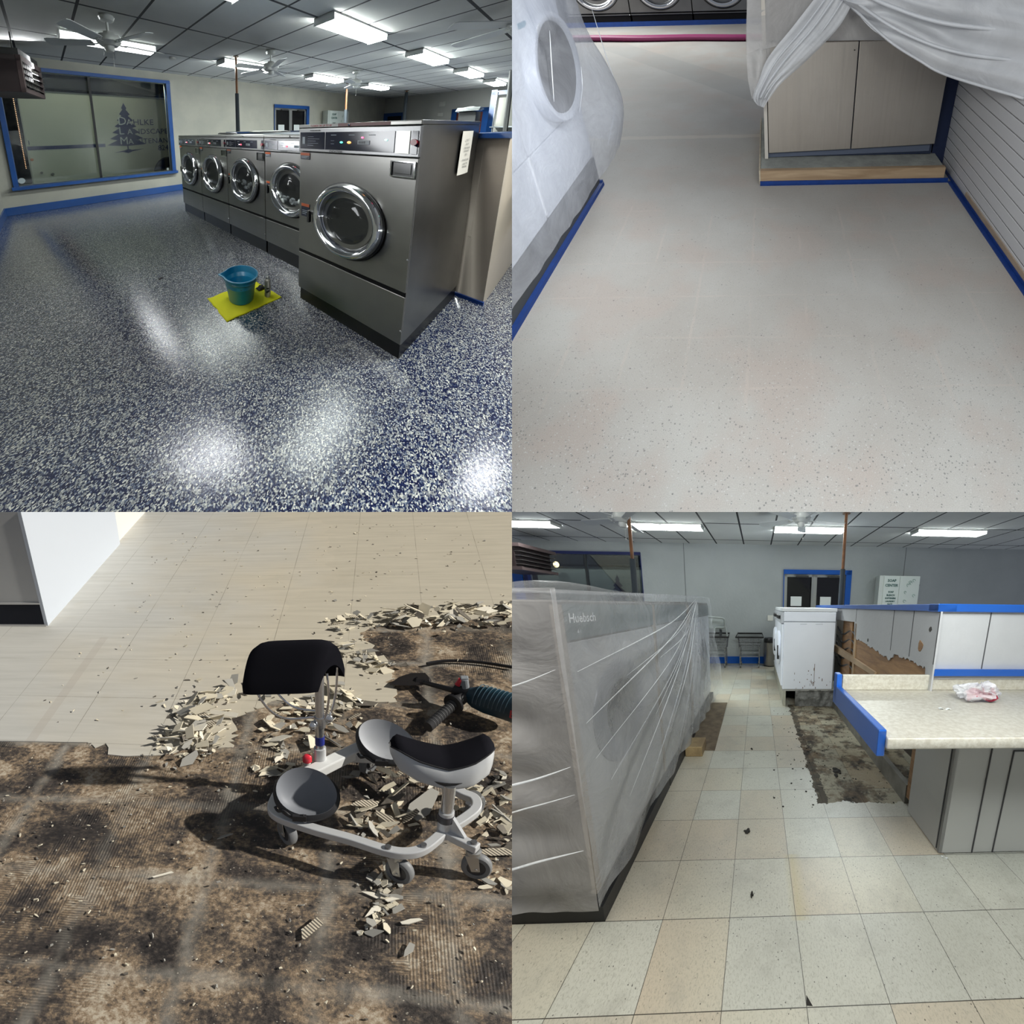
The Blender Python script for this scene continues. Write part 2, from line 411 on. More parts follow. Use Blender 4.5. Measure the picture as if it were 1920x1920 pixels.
# =================================================================== 1. flake floor laundry (upper left)
room('flake')
def washer(T, org, w, h, d, zb, zg, zp, zl, dc, ro, label, lights='red', name=True, load=None, group='steel front-loading washers', drawer=True, big=False, col=(.34, .335, .32)):
    """T: local frame (x viewer's right, y into the machine, z up); zb top of plinth, zg gap, zp panel bottom, zl lid bottom, dc door centre, ro door radius"""
    t = thing('washing_machine', label, 'washing machine', org, group)
    st = steel('brushed steel', col); dark = mat('black gap', (.008, .008, .009), .7, spec=.1); ch = mat('polished chrome', (.75, .76, .78), .07, 1)
    frame_m = steel('panel steel', (.42, .42, .43), .34, 0)
    navy = mat('navy panel', (.006, .011, .05), .14, spec=.25)
    build('plinth', MB(T).box((.012, .02, 0), (w - .012, d, zb)), mat('black plinth', (.006, .006, .007), .3, spec=.2), t)
    m = MB(T); m.box((.003, .012, zb), (w - .003, d, zl)); build('cabinet', m, st, t, bevel=.004)
    m = MB(T); m.box((.004, 0, zg + .014), (w - .004, .02, zp - .006)); build('front_panel', m, st, t, bevel=.003)
    m = MB(T); m.box((.004, .002, zb + .004), (w - .004, .02, zg - .014)); build('lower_panel', m, st, t, bevel=.003)
    m = MB(T); m.box((.004, .006, zg - .014), (w - .004, .014, zg + .014)); build('gap_strip', m, dark, t)
    m = MB(T); m.box((.0008, -.008, zl), (w - .0008, d, h)); lid = build('lid', m, st, t, bevel=.004)
    m = MB(T); m.ball((w / 2, -.009, (zl + h) / 2), .008, 8); build('lid_screw', m, ch, lid)
    # control panel
    m = MB(T); m.box((.002, -.010, zp), (w - .002, .02, zl - .004)); cp = build('control_panel', m, frame_m, t, bevel=.003)
    y = -.0125; a0 = .016; am = w * .285; a1 = w * .845; z0 = zp + .02; z1 = zl - .03
    m = MB(T); m.box((a0, y, z0), (am - .003, -.008, z1)); m.box((am + .006, y, z0), (a1, -.008, z1)); build('display_panel', m, navy, cp)
    m = MB(T); m.box((a1 + .008, y, z0 - .004), (a1 + .075 * w / .8, -.008, z1)); build('coin_slot', m, steel('coin plate', (.5, .5, .47), .3, 2), cp)
    m = MB(T); ax = a1 + .085 * w / .8; m.box((ax, y, z0 - .004), (w - .012, -.008, z1)); build('start_panel', m, navy, cp)
    m = MB(T); m.cyl(((ax + w - .012) / 2, -.026, (z0 + z1) / 2), ((ax + w - .012) / 2, -.01, (z0 + z1) / 2), .016, n=16); build('start_button', m, mat('red button', (.45, .02, .04), .3), cp)
    y -= .001; zz = (z0 + z1) / 2; hh = z1 - z0
    pr = MB(T); wt = mat('panel print', (.55, .6, .68), .5)
    pr.box((a0 + .022, y, zz - hh * .22), (a0 + .045, y + .001, zz + hh * .22))
    for i in range(5): pr.box((a0 + .07, y, z0 + hh * (.2 + i * .13)), (a0 + .07 + (.05, .09, .07, .1, .05)[i] * w / .8, y + .001, z0 + hh * (.2 + i * .13) + .002))
    pr.box((a0 + .03, y - .001, zz - .004), (a0 + .038, y, zz + .012))
    for k in range(3): pr.box((am + .05 + k * .13, y, z1 - .022), (am + .09 + k * .13, y + .001, z1 - .018))
    pr.box((am + .05, y, zz - .02), (am + .075, y + .001, zz - .018)); pr.box((am + .05, y, zz), (am + .075, y + .001, zz + .002))
    build('panel_print', pr, wt, cp)
    dp = MB(T); x0 = am + (a1 - am) * .53; dp.box((x0, y - .001, zz - .018), (x0 + .075, y, zz + .006)); build('price_display', dp, mat('display window', (.4, .45, .52), .4), cp)
    m = MB(T); m.text('8888', .022, (x0 + .006, y - .002, zz - .014), T.to_3x3() @ Vector((1, 0, 0)) if False else (1, 0, 0), (0, 0, 1)); build('display_digits', m, mat('digit ink', (.02, .02, .03), .5), cp)
    def led(x, z, r, c, s):
        m = MB(T); m.ball((x, y - .001, z), (r * 1.8, .002, r), 8); build('indicator_lamp', m, mat('led' + str(c), c, .4, em=(c, s)), cp)
    if lights == 'green': led(am + .13, zz - .008, .006, (.1, .9, .6), 3); led(am + .185, zz - .008, .008, (1, .4, .1), 2.5); led(x0 + .03, zz + .022, .005, (1, .1, .2), 4); led(a1 - .045, zz + .01, .005, (.3, 1, .8), 4)
    else: led(am + .09, zz - .008, .005, (1, .9, .9), 4); led(am + .125, zz - .008, .008, (1, .08, .12), 3)
    if name:
        m = MB(T); m.text('DEXTER', .021, (w * .33, -.0125, zp + .001), (1, 0, 0), (0, 0, 1), sx=1.3, shear=.25, bold=.0004); build('maker_name', m, mat('name ink', (.02, .02, .02), .4), cp)
        m = MB(T)
        for i in range(7): m.box((w * .13 + i * .013, -.0125, zl - .022), (w * .13 + i * .013 + .008, -.0118, zl - .015))
        build('keypad_marks', m, mat('name ink', (.02, .02, .02), .4), cp)
    # door
    cx, cz = dc; g = ro * .74; n3 = (0, -1, 0)
    prof = [(ro * 1.02, .0), (ro * 1.02, .012), (ro * 1.0, .02), (ro * .985, .035), (ro * .93, .052), (ro * .86, .05), (ro * .80, .032), (ro * .77, .012), (g, -.006), (g * .93, -.02), (g * .86, -.028)]
    m = MB(T); m.lathe(prof, (cx, -.002, cz), n3, 56); dr = build('door', m, ch, t, smooth=60)
    m = MB(T); m.lathe([(ro * 1.05, -.002), (ro * 1.05, .008), (ro * .99, .010)], (cx, 0, cz), n3, 48); build('door_seal', m, mat('rubber seal', (.01, .01, .01), .5), dr)
    m = MB(T); m.lathe([(g * .97, -.02), (g * .80, .008), (g * .5, .022), (0.001, .026)], (cx, .0, cz), n3, 40); build('door_glass', m, glass('dark door glass', (.50, .51, .53), .04, .03), dr, smooth=60)
    m = MB(T); m.lathe([(g, .0), (g * .98, -.10), (g * .6, -.14), (0.001, -.15)], (cx, -.001, cz), n3, 32); dm = build('drum', m, mat('drum', (.012, .012, .013), .2, spec=.3), t)
    if load:
        rr = random.Random(load); m = MB(T)
        for i in range(34):
            a = rr.uniform(3.3, 6.1); r_ = g * .78 * math.sqrt(rr.random()); m.ball((cx + r_ * math.cos(a) * .9, .02 + rr.uniform(-.02, .02), cz + r_ * math.sin(a) * (.95 if load == 1 else .5) - (0 if load == 1 else g * .35)), (rr.uniform(.02, .045), .02, rr.uniform(.015, .035)), 8)
        build('wet_laundry', m, mat('laundry', (.9, .93, .92), .8), t, smooth=180)
    m = MB(T); hx = cx - ro * 1.08; m.box((hx - .03, -.03, cz - .012), (hx + .03, -.002, cz + .014)); m.box((hx - .034, -.04, cz - .075), (hx - .012, -.012, cz + .016)); build('door_handle', m, mat('black handle', (.012, .013, .016), .35), dr, bevel=.004)
    # soap dispenser, stickers
    if drawer:
        x0, x1, zt = w - .13 * w / .8, w - .02, zp - .03; zb2 = zt - (.075 if big else .07)
        m = MB(T); m.cur = 0
        for a, b in (((x0 - .006, zb2 - .006), (x1 + .006, zb2)), ((x0 - .006, zt), (x1 + .006, zt + .006)), ((x0 - .006, zb2), (x0, zt)), ((x1, zb2), (x1 + .006, zt))): m.box((a[0], -.010, a[1]), (b[0], 0, b[1]))
        sd = build('soap_dispenser', m, ch, t); m = MB(T); m.box((x0, -.004, zb2), (x1, -.001, zt)); m.box((x0 + .014, -.007, zb2 + .014), (x1 - .014, -.003, zt - .01)); build('dispenser_flap', m, mat('grey flap', (.05, .052, .055), .2, spec=.3), sd)
    org_ = mat('orange sticker', (.75, .13, .02), .5); nv = mat('sticker navy', (.012, .018, .06), .25, spec=.3)
    for (xa, za, ww, hh2) in ((.012, zp - .012, .085 * w / .8, .048), (.028, cz + .05, .075 * w / .8, .10)):
        m = MB(T); m.box((xa, -.003, za - hh2), (xa + ww, .001, za)); lb = build('warning_sticker', m, nv, t, label='navy sticker with an orange heading')
        m = MB(T); m.box((xa, -.0038, za - (.4 if hh2 < .06 else .22) * hh2), (xa + ww, -.0025, za)); build('sticker_heading', m, org_, lb)
        m = MB(T)
        for k in range(3): m.box((xa + .01, -.0036, za - hh2 * (.55 + k * .13)), (xa + ww * (.9 - .15 * k), -.0029, za - hh2 * (.53 + k * .13) + .0015))
        build('sticker_print', m, wt, lb)
    m = MB(T)
    for z_ in (zg + .28 * (zp - zg), zb + .3 * (zg - zb)): m.ball((w - .008, -.002, z_), .006, 8)
    build('screw', m, ch, t)
    return t
# ---- floor, walls, ceiling
def flake_floor():
    t = NT('epoxy flake'); c = t.vor((150, 215, 200), out='Color'); v = t.sep(0, c); v2 = t.sep(1, c)
    chips = t.ramp(v, [(0, (.006, .009, .045)), (.26, (.016, .024, .075)), (.40, (.07, .09, .15)), (.52, (.19, .215, .27)), (.62, (.42, .43, .42)), (.78, (.012, .020, .075)), (.9, (.72, .70, .62))], 'CONSTANT')
    big = t.vor(75, out='Color'); b = t.sep(2, big)
    chips = t.mix(t.ramp(b, [(.0, .5), (.22, .5), (.221, 0)], 'CONSTANT'), chips, t.ramp(v2, [(0, (.01, .014, .05)), (.5, (.5, .5, .46))], 'CONSTANT'))
    h = t.noise(75, 3, .6)
    t.set(col=chips, rough=.16, spec=.5); t.bump(h, .0009, .8)
    return t.m
struct('floor', MB().box((-4.2, -1.6, -.06), (10.79, 5.655, 0)), flake_floor())
struct('ceiling', MB().box((-3.4, -2.6, 2.696), (10.79, 5.655, 2.74)), ceiling_mat('ceiling tile', -1.036, 2.966))
wall = mat('painted block wall', (.50, .49, .42), .75, var=(1.6, (.42, .415, .365)), bump=(24, .002))
Y = 5.655; wx0, wx1, wz0, wz1 = -1.97, .855, .50, 2.47
m = MB(); m.box((-2.19, Y, 0), (wx0, Y + .14, 2.74)); m.box((wx1, Y, 0), (4.16, Y + .14, 2.74)); m.box((wx0, Y, 0), (wx1, Y + .14, wz0)); m.box((wx0, Y, wz1), (wx1, Y + .14, 2.74)); m.box((5.66, Y, 0), (10.93, Y + .14, 2.74)); m.box((4.16, Y, 2.16), (5.66, Y + .14, 2.74))
struct('wall_window', m, wall)
struct('wall_right', MB().box((10.79, -2, 0), (10.93, Y, 2.74)), mat('grey paint', (.48, .48, .455), .8))
struct('wall_left', MB().box((-2.33, 1, 0), (-2.19, Y + .14, 2.74)), wall)
blue = mat('blue gloss paint', (.012, .085, .33), .35, var=(2.2, (.010, .07, .27)))
struct('baseboard_window', MB().box((-2.19, Y - .02, 0), (4.16, Y, .146)), blue, bevel=.004)
struct('baseboard_left', MB().box((-2.19, 1, 0), (-2.17, Y - .02, .146)), blue)
m = MB()
for a, b in (((wx0 - .02, Y - .03, wz1), (wx1 + .09, Y + .1, wz1 + .065)), ((wx0 - .04, Y - .03, wz0), (wx0 + .03, Y + .1, wz1)), ((wx1 - .0, Y - .03, wz0), (wx1 + .09, Y + .1, wz1)), ((wx0 - .06, Y - .07, wz0 - .06), (wx1 + .12, Y + .1, wz0))): m.box(a, b)
fr = struct('window_1', m, blue, bevel=.004)
alum = mat('bronze mullion', (.03, .03, .03), .4, .5)
m = MB(); m.box((-.66, Y + .04, wz0), (-.62, Y + .08, wz1)); build('window_mullion', m, alum, fr)
m = MB(); m.box((wx0 + .03, Y + .055, wz0), (-.66, Y + .061, wz1)); m.box((-.62, Y + .055, wz0), (wx1, Y + .061, wz1)); build('window_pane', m, glass('shop window', (.72, .76, .74), .05, .01), fr)
build('round_decal', MB().cyl((-1.89, Y + .05, .59), (-1.89, Y + .054, .59), .05, n=24), mat('decal white', (.5, .56, .56), .6), fr)
build('round_decal', MB().cyl((.77, Y + .05, .54), (.77, Y + .054, .54), .03, n=20), mat('decal white', (.5, .56, .56), .6), fr)
# outside, at night
struct('wall_backdrop', MB().box((-6, 10, -.5), (6, 10.1, 4)), mat('night backdrop', (.01, .011, .014), .9))  # added dark backdrop giving the black of night behind the window
struct('floor_outside', MB().box((-6, Y + .15, -.1), (6, 10, -.02)), mat('night asphalt', (.02, .02, .022), .9))
struct('trim_1', MB().box((-3, 6.36, 2.30), (2, 6.48, 2.50)), mat('awning underside', (.012, .013, .016), .8))
delivery_van(6.5, -1.78, 2.26, .12, 1.15, 1, 'box truck with fir tree emblem outside the window of the speckled floor laundry')
m = MB()
for i in range(40):
    z = 2.05 - i * .033; m.ball((-1.82, 6.2, z), .008, 6)
solo('light_string', m, mat('warm bead', (1, .6, .35), .5, em=((1, .55, .3), 2.5)), 'string of small warm lamps hanging outside the left edge of the window', 'light string')
# machines
X0 = .345; ld = (1.331)
labels = ['steel washer directly left of the large one, white suds low in its door', 'steel washer with a white load filling its door window', 'steel washer second from the shop window end of the row, door empty', 'steel washer at the far end of the row nearest the shop window']
for i, k in enumerate((0, 1, 2, 3)):
    y1 = .875 + .755 * (k + 1)
    T = Tf((X0, y1, 0), (0, -1, 0), (1, 0, 0), (0, 0, 1))
    washer(T, (X0, y1 - .38, 0), .755, 1.331, .9, .149, .424, 1.168, 1.306, (.378, .798), .262, labels[i], load={0: 2, 1: 1}.get(i))
T = Tf((0, .817, 0), (0, -1, 0), (1, 0, 0), (0, 0, 1))
bw = washer(T, (0, .4, 0), .817, 1.41, 1.013, .107, .437, 1.222, 1.386, (.415, .778), .248, 'large steel washer standing forward of the row beside the beige panel', lights='green', big=True)
m = MB(T); m.box((.10, -.0092, 1.389), (.33, -.0078, 1.409)); st = build('capacity_sticker', m, mat('sticker white', (.75, .72, .7), .5), bw)
m = MB(T); m.text('3 LOADS OR UP TO 60', .0165, (.106, -.010, 1.393), (1, 0, 0), (0, 0, 1), sx=1.05, bold=.0006); build('sticker_lettering', m, mat('sticker red', (.5, .03, .03), .5), st)
m = MB(T); m.box((.33, -.0092, 1.389), (.66, -.0078, 1.409)); build('red_band', m, mat('band red', (.23, .03, .03), .5), bw)
m = MB(T); m.box((.672, -.0032, 1.155), (.694, .0, 1.19)); nl = build('number_sticker', m, mat('sticker white', (.75, .72, .7), .5), bw)
m = MB(T); m.text('4', .026, (.676, -.0042, 1.163), (1, 0, 0), (0, 0, 1)); build('number', m, mat('name ink', (.02, .02, .02), .4), nl)
m = MB(); m.surf(lambda u, v: (.600 + .22 * u + (1 - v) * .015, -.006 - .004 * math.sin(3 * u) * v, 1.345 - .285 * v), 6, 8, .0006)
m.m = Matrix(); nt = solo('paper_notice', m, mat('paper', (.72, .66, .58), .8), 'white printed notice taped to the side of the large steel washer', 'notice')
m = MB()
for i, (a, n_) in enumerate(((.05, 'NOTICE'), (.075, 'USE OF'), (.10, 'THIS WASHER'), (.12, 'FOR HEAVY'), (.145, 'ITEMS'), (.18, 'DO NOT OVER'), (.205, 'LOAD THE'), (.225, 'MACHINE'))):
    m.text(n_, .019, (.715, -.0125, 1.34 - a - .01), (1, 0, 0), (0, 0, 1), 'CENTER')
for o in [build('notice_print', m, mat('print grey', (.1, .1, .1), .7), nt)]: pass
# second row behind: lids and backs
m = MB(); m.box((1.36, 1.0, .2), (2.2, 3.95, 1.30)); m.box((1.34, .98, 1.30), (2.22, 3.97, 1.345))
rb = solo('machine_row', m, steel('dull steel', (.3, .3, .3), .4), 'low row of machine backs and lids behind the washers', 'machines')
m = MB(); m.box((1.34, .98, 1.345), (1.38, 3.97, 1.375)); build('edge_trim', m, blue, rb)
for i, (x, y, r, z) in enumerate(((1.0, 2.3, .34, 1.36), (.95, 3.3, .2, 1.345))):
    m = MB(); m.lathe([(0.001, z + .02), (r * .8, z + .02), (r, z + .008), (r, z - .004), (0.001, z - .012)], (x, y, 0), (0, 0, 1), 28, sc=(.7, 1)); solo('tray', m, mat('dark tray', (.02, .02, .022), .4), ('wide dark round tray lying on top of the third washer', 'small dark tray lying on top of the farther washers')[i], 'tray')
m = MB(); m.box((.55, .95, 1.334), (1.15, 1.9, 1.354)); solo('clear_panel', m, mat('pale panel', (.55, .6, .68), .15), 'pale flat panel lying on top of the washer behind the large one', 'panel')
# beige partition by the large washer
m = MB(); m.box((1.045, -.165, .0), (3.3, -.03, 1.29)); m.box((1.045, -.03, 0), (1.075, .02, 1.29))
pt = solo('partition_panel', m, mat('beige plywood', (.56, .48, .39), .55, var=(1.1, (.47, .40, .33)), bump=(30, .001)), 'beige plywood partition panel beside the large steel washer', 'partition', bevel=.002)
m = MB(); m.box((1.02, -.19, 1.29), (3.3, .03, 1.325)); build('partition_cap', m, blue, pt)
m = MB(); m.box((1.03, -.168, 0), (1.06, .022, .03)); build('tape_strip', m, mat('blue tape', (.01, .05, .25), .5), pt)
# blue framed booth
m = MB(); m.box((5.0, .72, .9), (5.08, .80, 2.02)); m.box((5.0, -.3, 1.93), (5.08, .80, 2.0)); bt = solo('service_window', m, blue, 'blue framed service window over the partition at the right', 'window frame')
m = MB(); m.box((5.02, .725, .9), (5.07, .74, 1.96)); m.box((5.0, .72, 1.33), (5.0, .72, 1.33)); build('white_edge', MB().box((4.99, .712, .9), (5.0, .725, 1.98)), mat('white enamel', (.62, .68, .72), .4), bt)
build('inner_panel', MB().box((5.3, -.3, .9), (5.34, .74, 1.9)), mat('cream panel', (.52, .51, .44), .6), bt)
build('sill', MB().box((4.9, -.3, 1.36), (5.3, .74, 1.38)), mat('white enamel', (.62, .68, .72), .4), bt)
solo('upright_pipe', MB().cyl((4.2, .40, 1.3), (4.2, .43, 2.2), .03), mat('dark pipe', (.03, .035, .035), .5), 'dark upright pipe in front of the blue service window', 'pipe')
m = MB()
for i in range(6):
    rr = random.Random(i); m.surf(lambda u, v: (4.6 + .25 * u + i * .02, .86 + .34 * v, 1.668 + i * .012 + .03 * math.sin(5 * v + i) * u), 4, 6, .004)
solo('folded_papers', m, mat('paper white', (.7, .74, .74), .8), 'loose white papers spread on top of a dark box by the blue window', 'papers')
solo('black_box', MB().box((4.66, .90, 1.28), (4.95, 1.16, 1.655)), mat('black box', (.015, .016, .018), .5), 'black box under the loose white papers', 'box', bevel=.01)
# far openings
def doorway(x, y0, y1, zt, inner, lab):
    m = MB(); m.box((x - .06, y0, 0), (x, y0 + .16, zt)); m.box((x - .06, y1 - .16, 0), (x, y1, zt)); m.box((x - .06, y0, zt - .14), (x, y1, zt))
    s = struct('door_' + lab, m, blue); build('door_leaf', MB().box((x - .03, y0 + .16, 0), (x, y1 - .16, zt - .14)), inner, s)
doorway(10.79, 4.72, 5.64, 2.06, mat('dark doorway', (.012, .013, .02), .7), '2')
doorway(10.79, 2.0, 3.08, 2.05, mat('brown door', (.13, .035, .02), .5), '3')
for y, z, s, lb in ((3.42, 2.27, .10, 'white square thermostat box high on the far grey wall'), (3.45, 1.88, .085, 'small white switch box below the thermostat on the far wall')):
    bx = MB().box((10.75, y - s, z - s * .9), (10.79, y + s, z + s * .9)); solo('wall_box', bx, mat('white plastic', (.62, .62, .58), .5), lb, 'wall box', bevel=.008)
# double entrance door on the window wall
def double_door(x0, x1, y, zt, zb, n, glassy=.55):
    m = MB(); m.box((x0, y - .02, zb), (x0 + .02, y + .06, zt)); m.box((x1 - .13, y - .03, zb), (x1, y + .1, zt)); m.box((x0, y - .03, zt - .10), (x1, y + .1, zt)); s = struct('door_' + n, m, blue, bevel=.003)
    al = mat('aluminium', (.48, .49, .48), .35, .7); xm = (x0 + x1 - .15) / 2
    for a, b in ((x0 + .02, xm), (xm, x1 - .13)):
        m = MB(); m.box((a, y, zb), (a + .07, y + .04, zt - .10)); m.box((b - .06, y, zb), (b, y + .04, zt - .10)); m.box((a, y, zt - .16), (b, y + .04, zt - .10)); lf = build('door_leaf', m, al, s, bevel=.003)
        build('door_pane', MB().box((a + .07, y + .015, zb), (b - .06, y + .022, zt - .16)), mat('night glass', (.006, .006, .008), .12), lf)
        build('door_closer', MB().box((b - .42, y - .05, zt - .17), (b - .14, y, zt - .13)), mat('closer', (.05, .05, .05), .4), lf)
        build('door_notice', MB().box((a + .16, y + .006, zt - .82), (a + .42, y + .012, zt - .60)), mat('paper white', (.7, .74, .74), .8), lf)
    return s
double_door(4.13, 5.70, Y, 2.17, 0, '1')
def soap_center(x0, x1, y, z0, z1, big, label):
    t = thing('soap_dispenser_cabinet', label, 'vending cabinet', (x0, y, z0)); e = mat('cabinet white', (.62, .66, .64), .4)
    build('cabinet_box', MB().box((x0 - .10, y - .24, z0), (x1, y - .003, z1)), e, t, bevel=.006); xm = x0 + (x1 - x0) * .44
    for a, b in ((x0, xm - .004), (xm + .004, x1)): build('cabinet_door', MB().box((a, y - .252, z0 + .01), (b, y - .24, z1 - .01)), mat('cabinet door white', (.68, .74, .71), .35), t, bevel=.003)
    m = MB(); gx = (x0 + xm) / 2; yy = y - .256; k = (z1 - z0)
    for i, (s_, sz) in enumerate((('SOAP', .10), ('CENTER', .10), ('SOAP', .065), ('BLEACH', .065), ('SOFTENERS', .06), ('LAUNDRY', .06), ('BAGS', .06))):
        m.text(s_, sz * big, (gx, yy, z1 - (.17, .30, .47, .56, .645, .73, .81)[i] * big), (1, 0, 0), (0, 0, 1), 'CENTER', bold=.002)
    build('cabinet_lettering', m, mat('lettering green', (.02, .10, .09), .5), t)
    m = MB(); rr = random.Random(3)
    for i in range(9):
        cx_, cz_ = rr.uniform(xm + .08, x1 - .1), rr.uniform(z0 + .1, z1 - .08)
        m.tube([(cx_ + .04 * math.cos(a) * rr.uniform(.4, 1), yy, cz_ + .03 * math.sin(a)) for a in (0, 1, 2, 3, 4, 5)], .004, 5)
    build('bubble_drawing', m, mat('drawing green', (.16, .3, .26), .5), t)
    build('lock', MB().cyl((x1 - .0, y - .20, z1 - .2), (x1 + .02, y - .20, z1 - .2), .03), mat('lock black', (.02, .02, .02), .4), t)
    return t
soap_center(6.52, 7.62, Y, 1.25, 2.05, .95, 'white soap vending cabinet on the far wall behind the large steel washer')
# heater
t = thing('unit_heater', 'maroon unit heater with louvres hanging at the upper left by the shop window', 'heater', (-1.75, 4.4, 1.9)); mar = mat('maroon enamel', (.030, .010, .012), .5, var=(3, (.022, .009, .010)))
hx0, hx1, hy0, hy1, hz0, hz1 = -.52, 0, 0, .80, 1.94, 2.40
HM = Matrix.Translation((-1.585, 4.2, 0)) @ Matrix.Rotation(-.27, 4, 'Z')
build('heater_case', MB(HM).box((hx0, hy0, hz0), (hx1 - .05, hy1, hz1)), mar, t, bevel=.006)
m = MB(HM); m.box((hx1 - .05, hy0, hz0), (hx1, hy0 + .04, hz1)); m.box((hx1 - .05, hy1 - .04, hz0), (hx1, hy1, hz1)); m.box((hx1 - .05, hy0, hz1 - .07), (hx1, hy1, hz1)); m.box((hx1 - .05, hy0, hz0), (hx1, hy1, hz0 + .06)); build('louvre_frame', m, mat('faded maroon', (.12, .075, .075), .5), t)
for i in range(4):
    z = hz0 + .10 + i * .075; m = MB(HM); m.hexa([(hx1 - .04, hy0 + .04, z), (hx1 + .03, hy0 + .04, z - .03), (hx1 + .03, hy1 - .04, z - .03), (hx1 - .04, hy1 - .04, z), (hx1 - .04, hy0 + .04, z + .006), (hx1 + .03, hy0 + .04, z - .024), (hx1 + .03, hy1 - .04, z - .024), (hx1 - .04, hy1 - .04, z + .006)]); build('louvre', m, mat('louvre dark', (.05, .045, .045), .4), t)
m = MB(HM)
for j in range(11): m.box((hx1 - .045, hy0 + .06 + j * .066, hz0 + .06), (hx1 - .035, hy0 + .075 + j * .066, hz1 - .07))
build('heater_fins', m, mat('fin metal', (.3, .28, .26), .4, .5), t)
build('hanger', MB(HM).box((-.48, .05, hz1), (-.03, .78, hz1 + .09)), mat('dark bracket', (.02, .02, .02), .6), t)
for x in (-.40, -.10): build('hanger_rod', MB(HM).cyl((x, .1, hz1 + .08), (x, .1, 2.69), .008), mat('dark bracket', (.02, .02, .02), .6), t)
# lights, fans, pipes
S1 = 44
for i, x in enumerate((-1.16, 1.28, 3.72, 6.16, 8.6)):
    tube_light(x + (.1 if i == 0 else 0), x + 1.22 + (.1 if i == 0 else 0), 1.50, 1.79 + (.09 if i == 0 else 0), 2.60, 2.69, ('ceiling light cut by the top edge above the fan', 'nearest long ceiling light over the large steel washer', 'ceiling light second from the nearest over the right side', 'ceiling light third from the nearest over the right side', 'farthest small ceiling light at the right over the blue window')[i], 6 if i == 0 else S1)
for i, x in enumerate((-1.16, 1.28, 3.72, 6.16)):
    tube_light(x, x + 1.22, 3.83, 4.12, 2.60, 2.69, ('ceiling light behind the nearest fan by the shop window', 'ceiling light behind the first pipe and middle fan', 'ceiling light right of the middle fan', 'ceiling light behind the farthest fan')[i], 8 if i == 0 else S1)
ceiling_fan((-.745, 3.1), 2.40, 2.69, .12, 'nearest ceiling fan, above the shop window of the speckled-floor laundry', bl=.66)
ceiling_fan((1.71, 3.06), 2.40, 2.69, .5, 'middle ceiling fan left of the copper pipe in the speckled-floor laundry', bl=.66)
ceiling_fan((4.39, 3.14), 2.40, 2.69, .9, 'farthest ceiling fan beside the second copper pipe', bl=.66)
ceiling_fan((2.75, .12), 2.44, 2.69, 2.45, 'ceiling fan cut by the right edge, only its blades in view', bl=.80)
sprinkler_pole(1.42, 3.67, 2.69, 2.06, 1.38, 'copper pipe with black sleeve rising behind the left washers')
sprinkler_pole(5.2, 3.9, 2.69, 1.92, 1.3, 'copper pipe rising behind the large washer left end', r=.028)
sprinkler_pole(8.88, 3.95, 2.69, 2.64, 1.5, 'grey pipe rising in front of the far corner', r=.032)
m = MB(); m.lathe([(0.001, 0), (.055, 0), (.055, -.03), (.04, -.04), (0.001, -.04)], (.52, 4.35, 2.69), n=16); solo('smoke_detector', m, mat('white plastic', (.62, .62, .58), .5), 'round white smoke detector on the ceiling left of the first pipe', 'smoke detector')
# bucket, cloth, can, glove
cl = MB(); rr = random.Random(5)
P4 = [Vector((-.616, .946, 0)), Vector((-.099, .906, 0)), Vector((-.112, 1.235, 0)), Vector((-.589, 1.29, 0))]
def cloth_fn(u, v):
    p = (P4[0] * (1 - u) + P4[1] * u) * (1 - v) + (P4[3] * (1 - u) + P4[2] * u) * v
    n_ = noise.noise(Vector((p.x * 9, p.y * 9, 3))); e = min(u, 1 - u, v, 1 - v)
    return p + Vector((.012 * noise.noise(Vector((u * 5, v * 5, 1))), .012 * noise.noise(Vector((u * 5, v * 5, 8))), .012 + .006 * n_ - .007 * max(0, 1 - e * 14)))
cl.surf(cloth_fn, 34, 26, .006)
solo('microfibre_cloth', cl, mat('yellow microfibre', (.92, .88, .012), .95, bump=(160, .002)), 'bright yellow microfibre cloth spread on the speckled floor', 'cloth', smooth=180)
t = thing('bucket', 'turquoise plastic bucket standing on the yellow cloth', 'bucket', (-.375, 1.10, .012)); bp = mat('turquoise plastic', (.006, .25, .46), .35)
def bk(rr_, z, sp=0):
    out = []
    for k in range(48):
        a = 2 * math.pi * k / 48; d = abs((a - 2.5 + math.pi) % (2 * math.pi) - math.pi); e = sp * max(0, 1 - d / .35) ** 1.5
        out.append((-.375 + (rr_ + e) * math.cos(a), 1.10 + (rr_ + e) * math.sin(a), z))
    return out
b = MB(); H = .232
b.rings([bk(.001, .014), bk(.098, .014), bk(.102, .02), bk(.124, H - .05), bk(.130, H - .045, .006), bk(.133, H - .006, .035), bk(.143, H - .008, .04), bk(.144, H + .002, .042), bk(.134, H + .004, .036), bk(.128, H - .03, .01), bk(.10, .026), bk(.001, .026)], cap=False)
build('pail', b, bp, t, smooth=50)
m = MB()
for sg in (1,): m.tube([(-.375 + .140 * math.cos(a), 1.10 + .140 * math.sin(a), H - .022 - .012 * math.sin((a - 3.6) / 2.4 * math.pi)) for a in [3.6 + i * .12 for i in range(21)]], .003, 6)
build('bail_handle', m, mat('handle wire', (.02, .22, .38), .4), t)
m = MB()
for j, c_ in ((0, 0),):
    pass
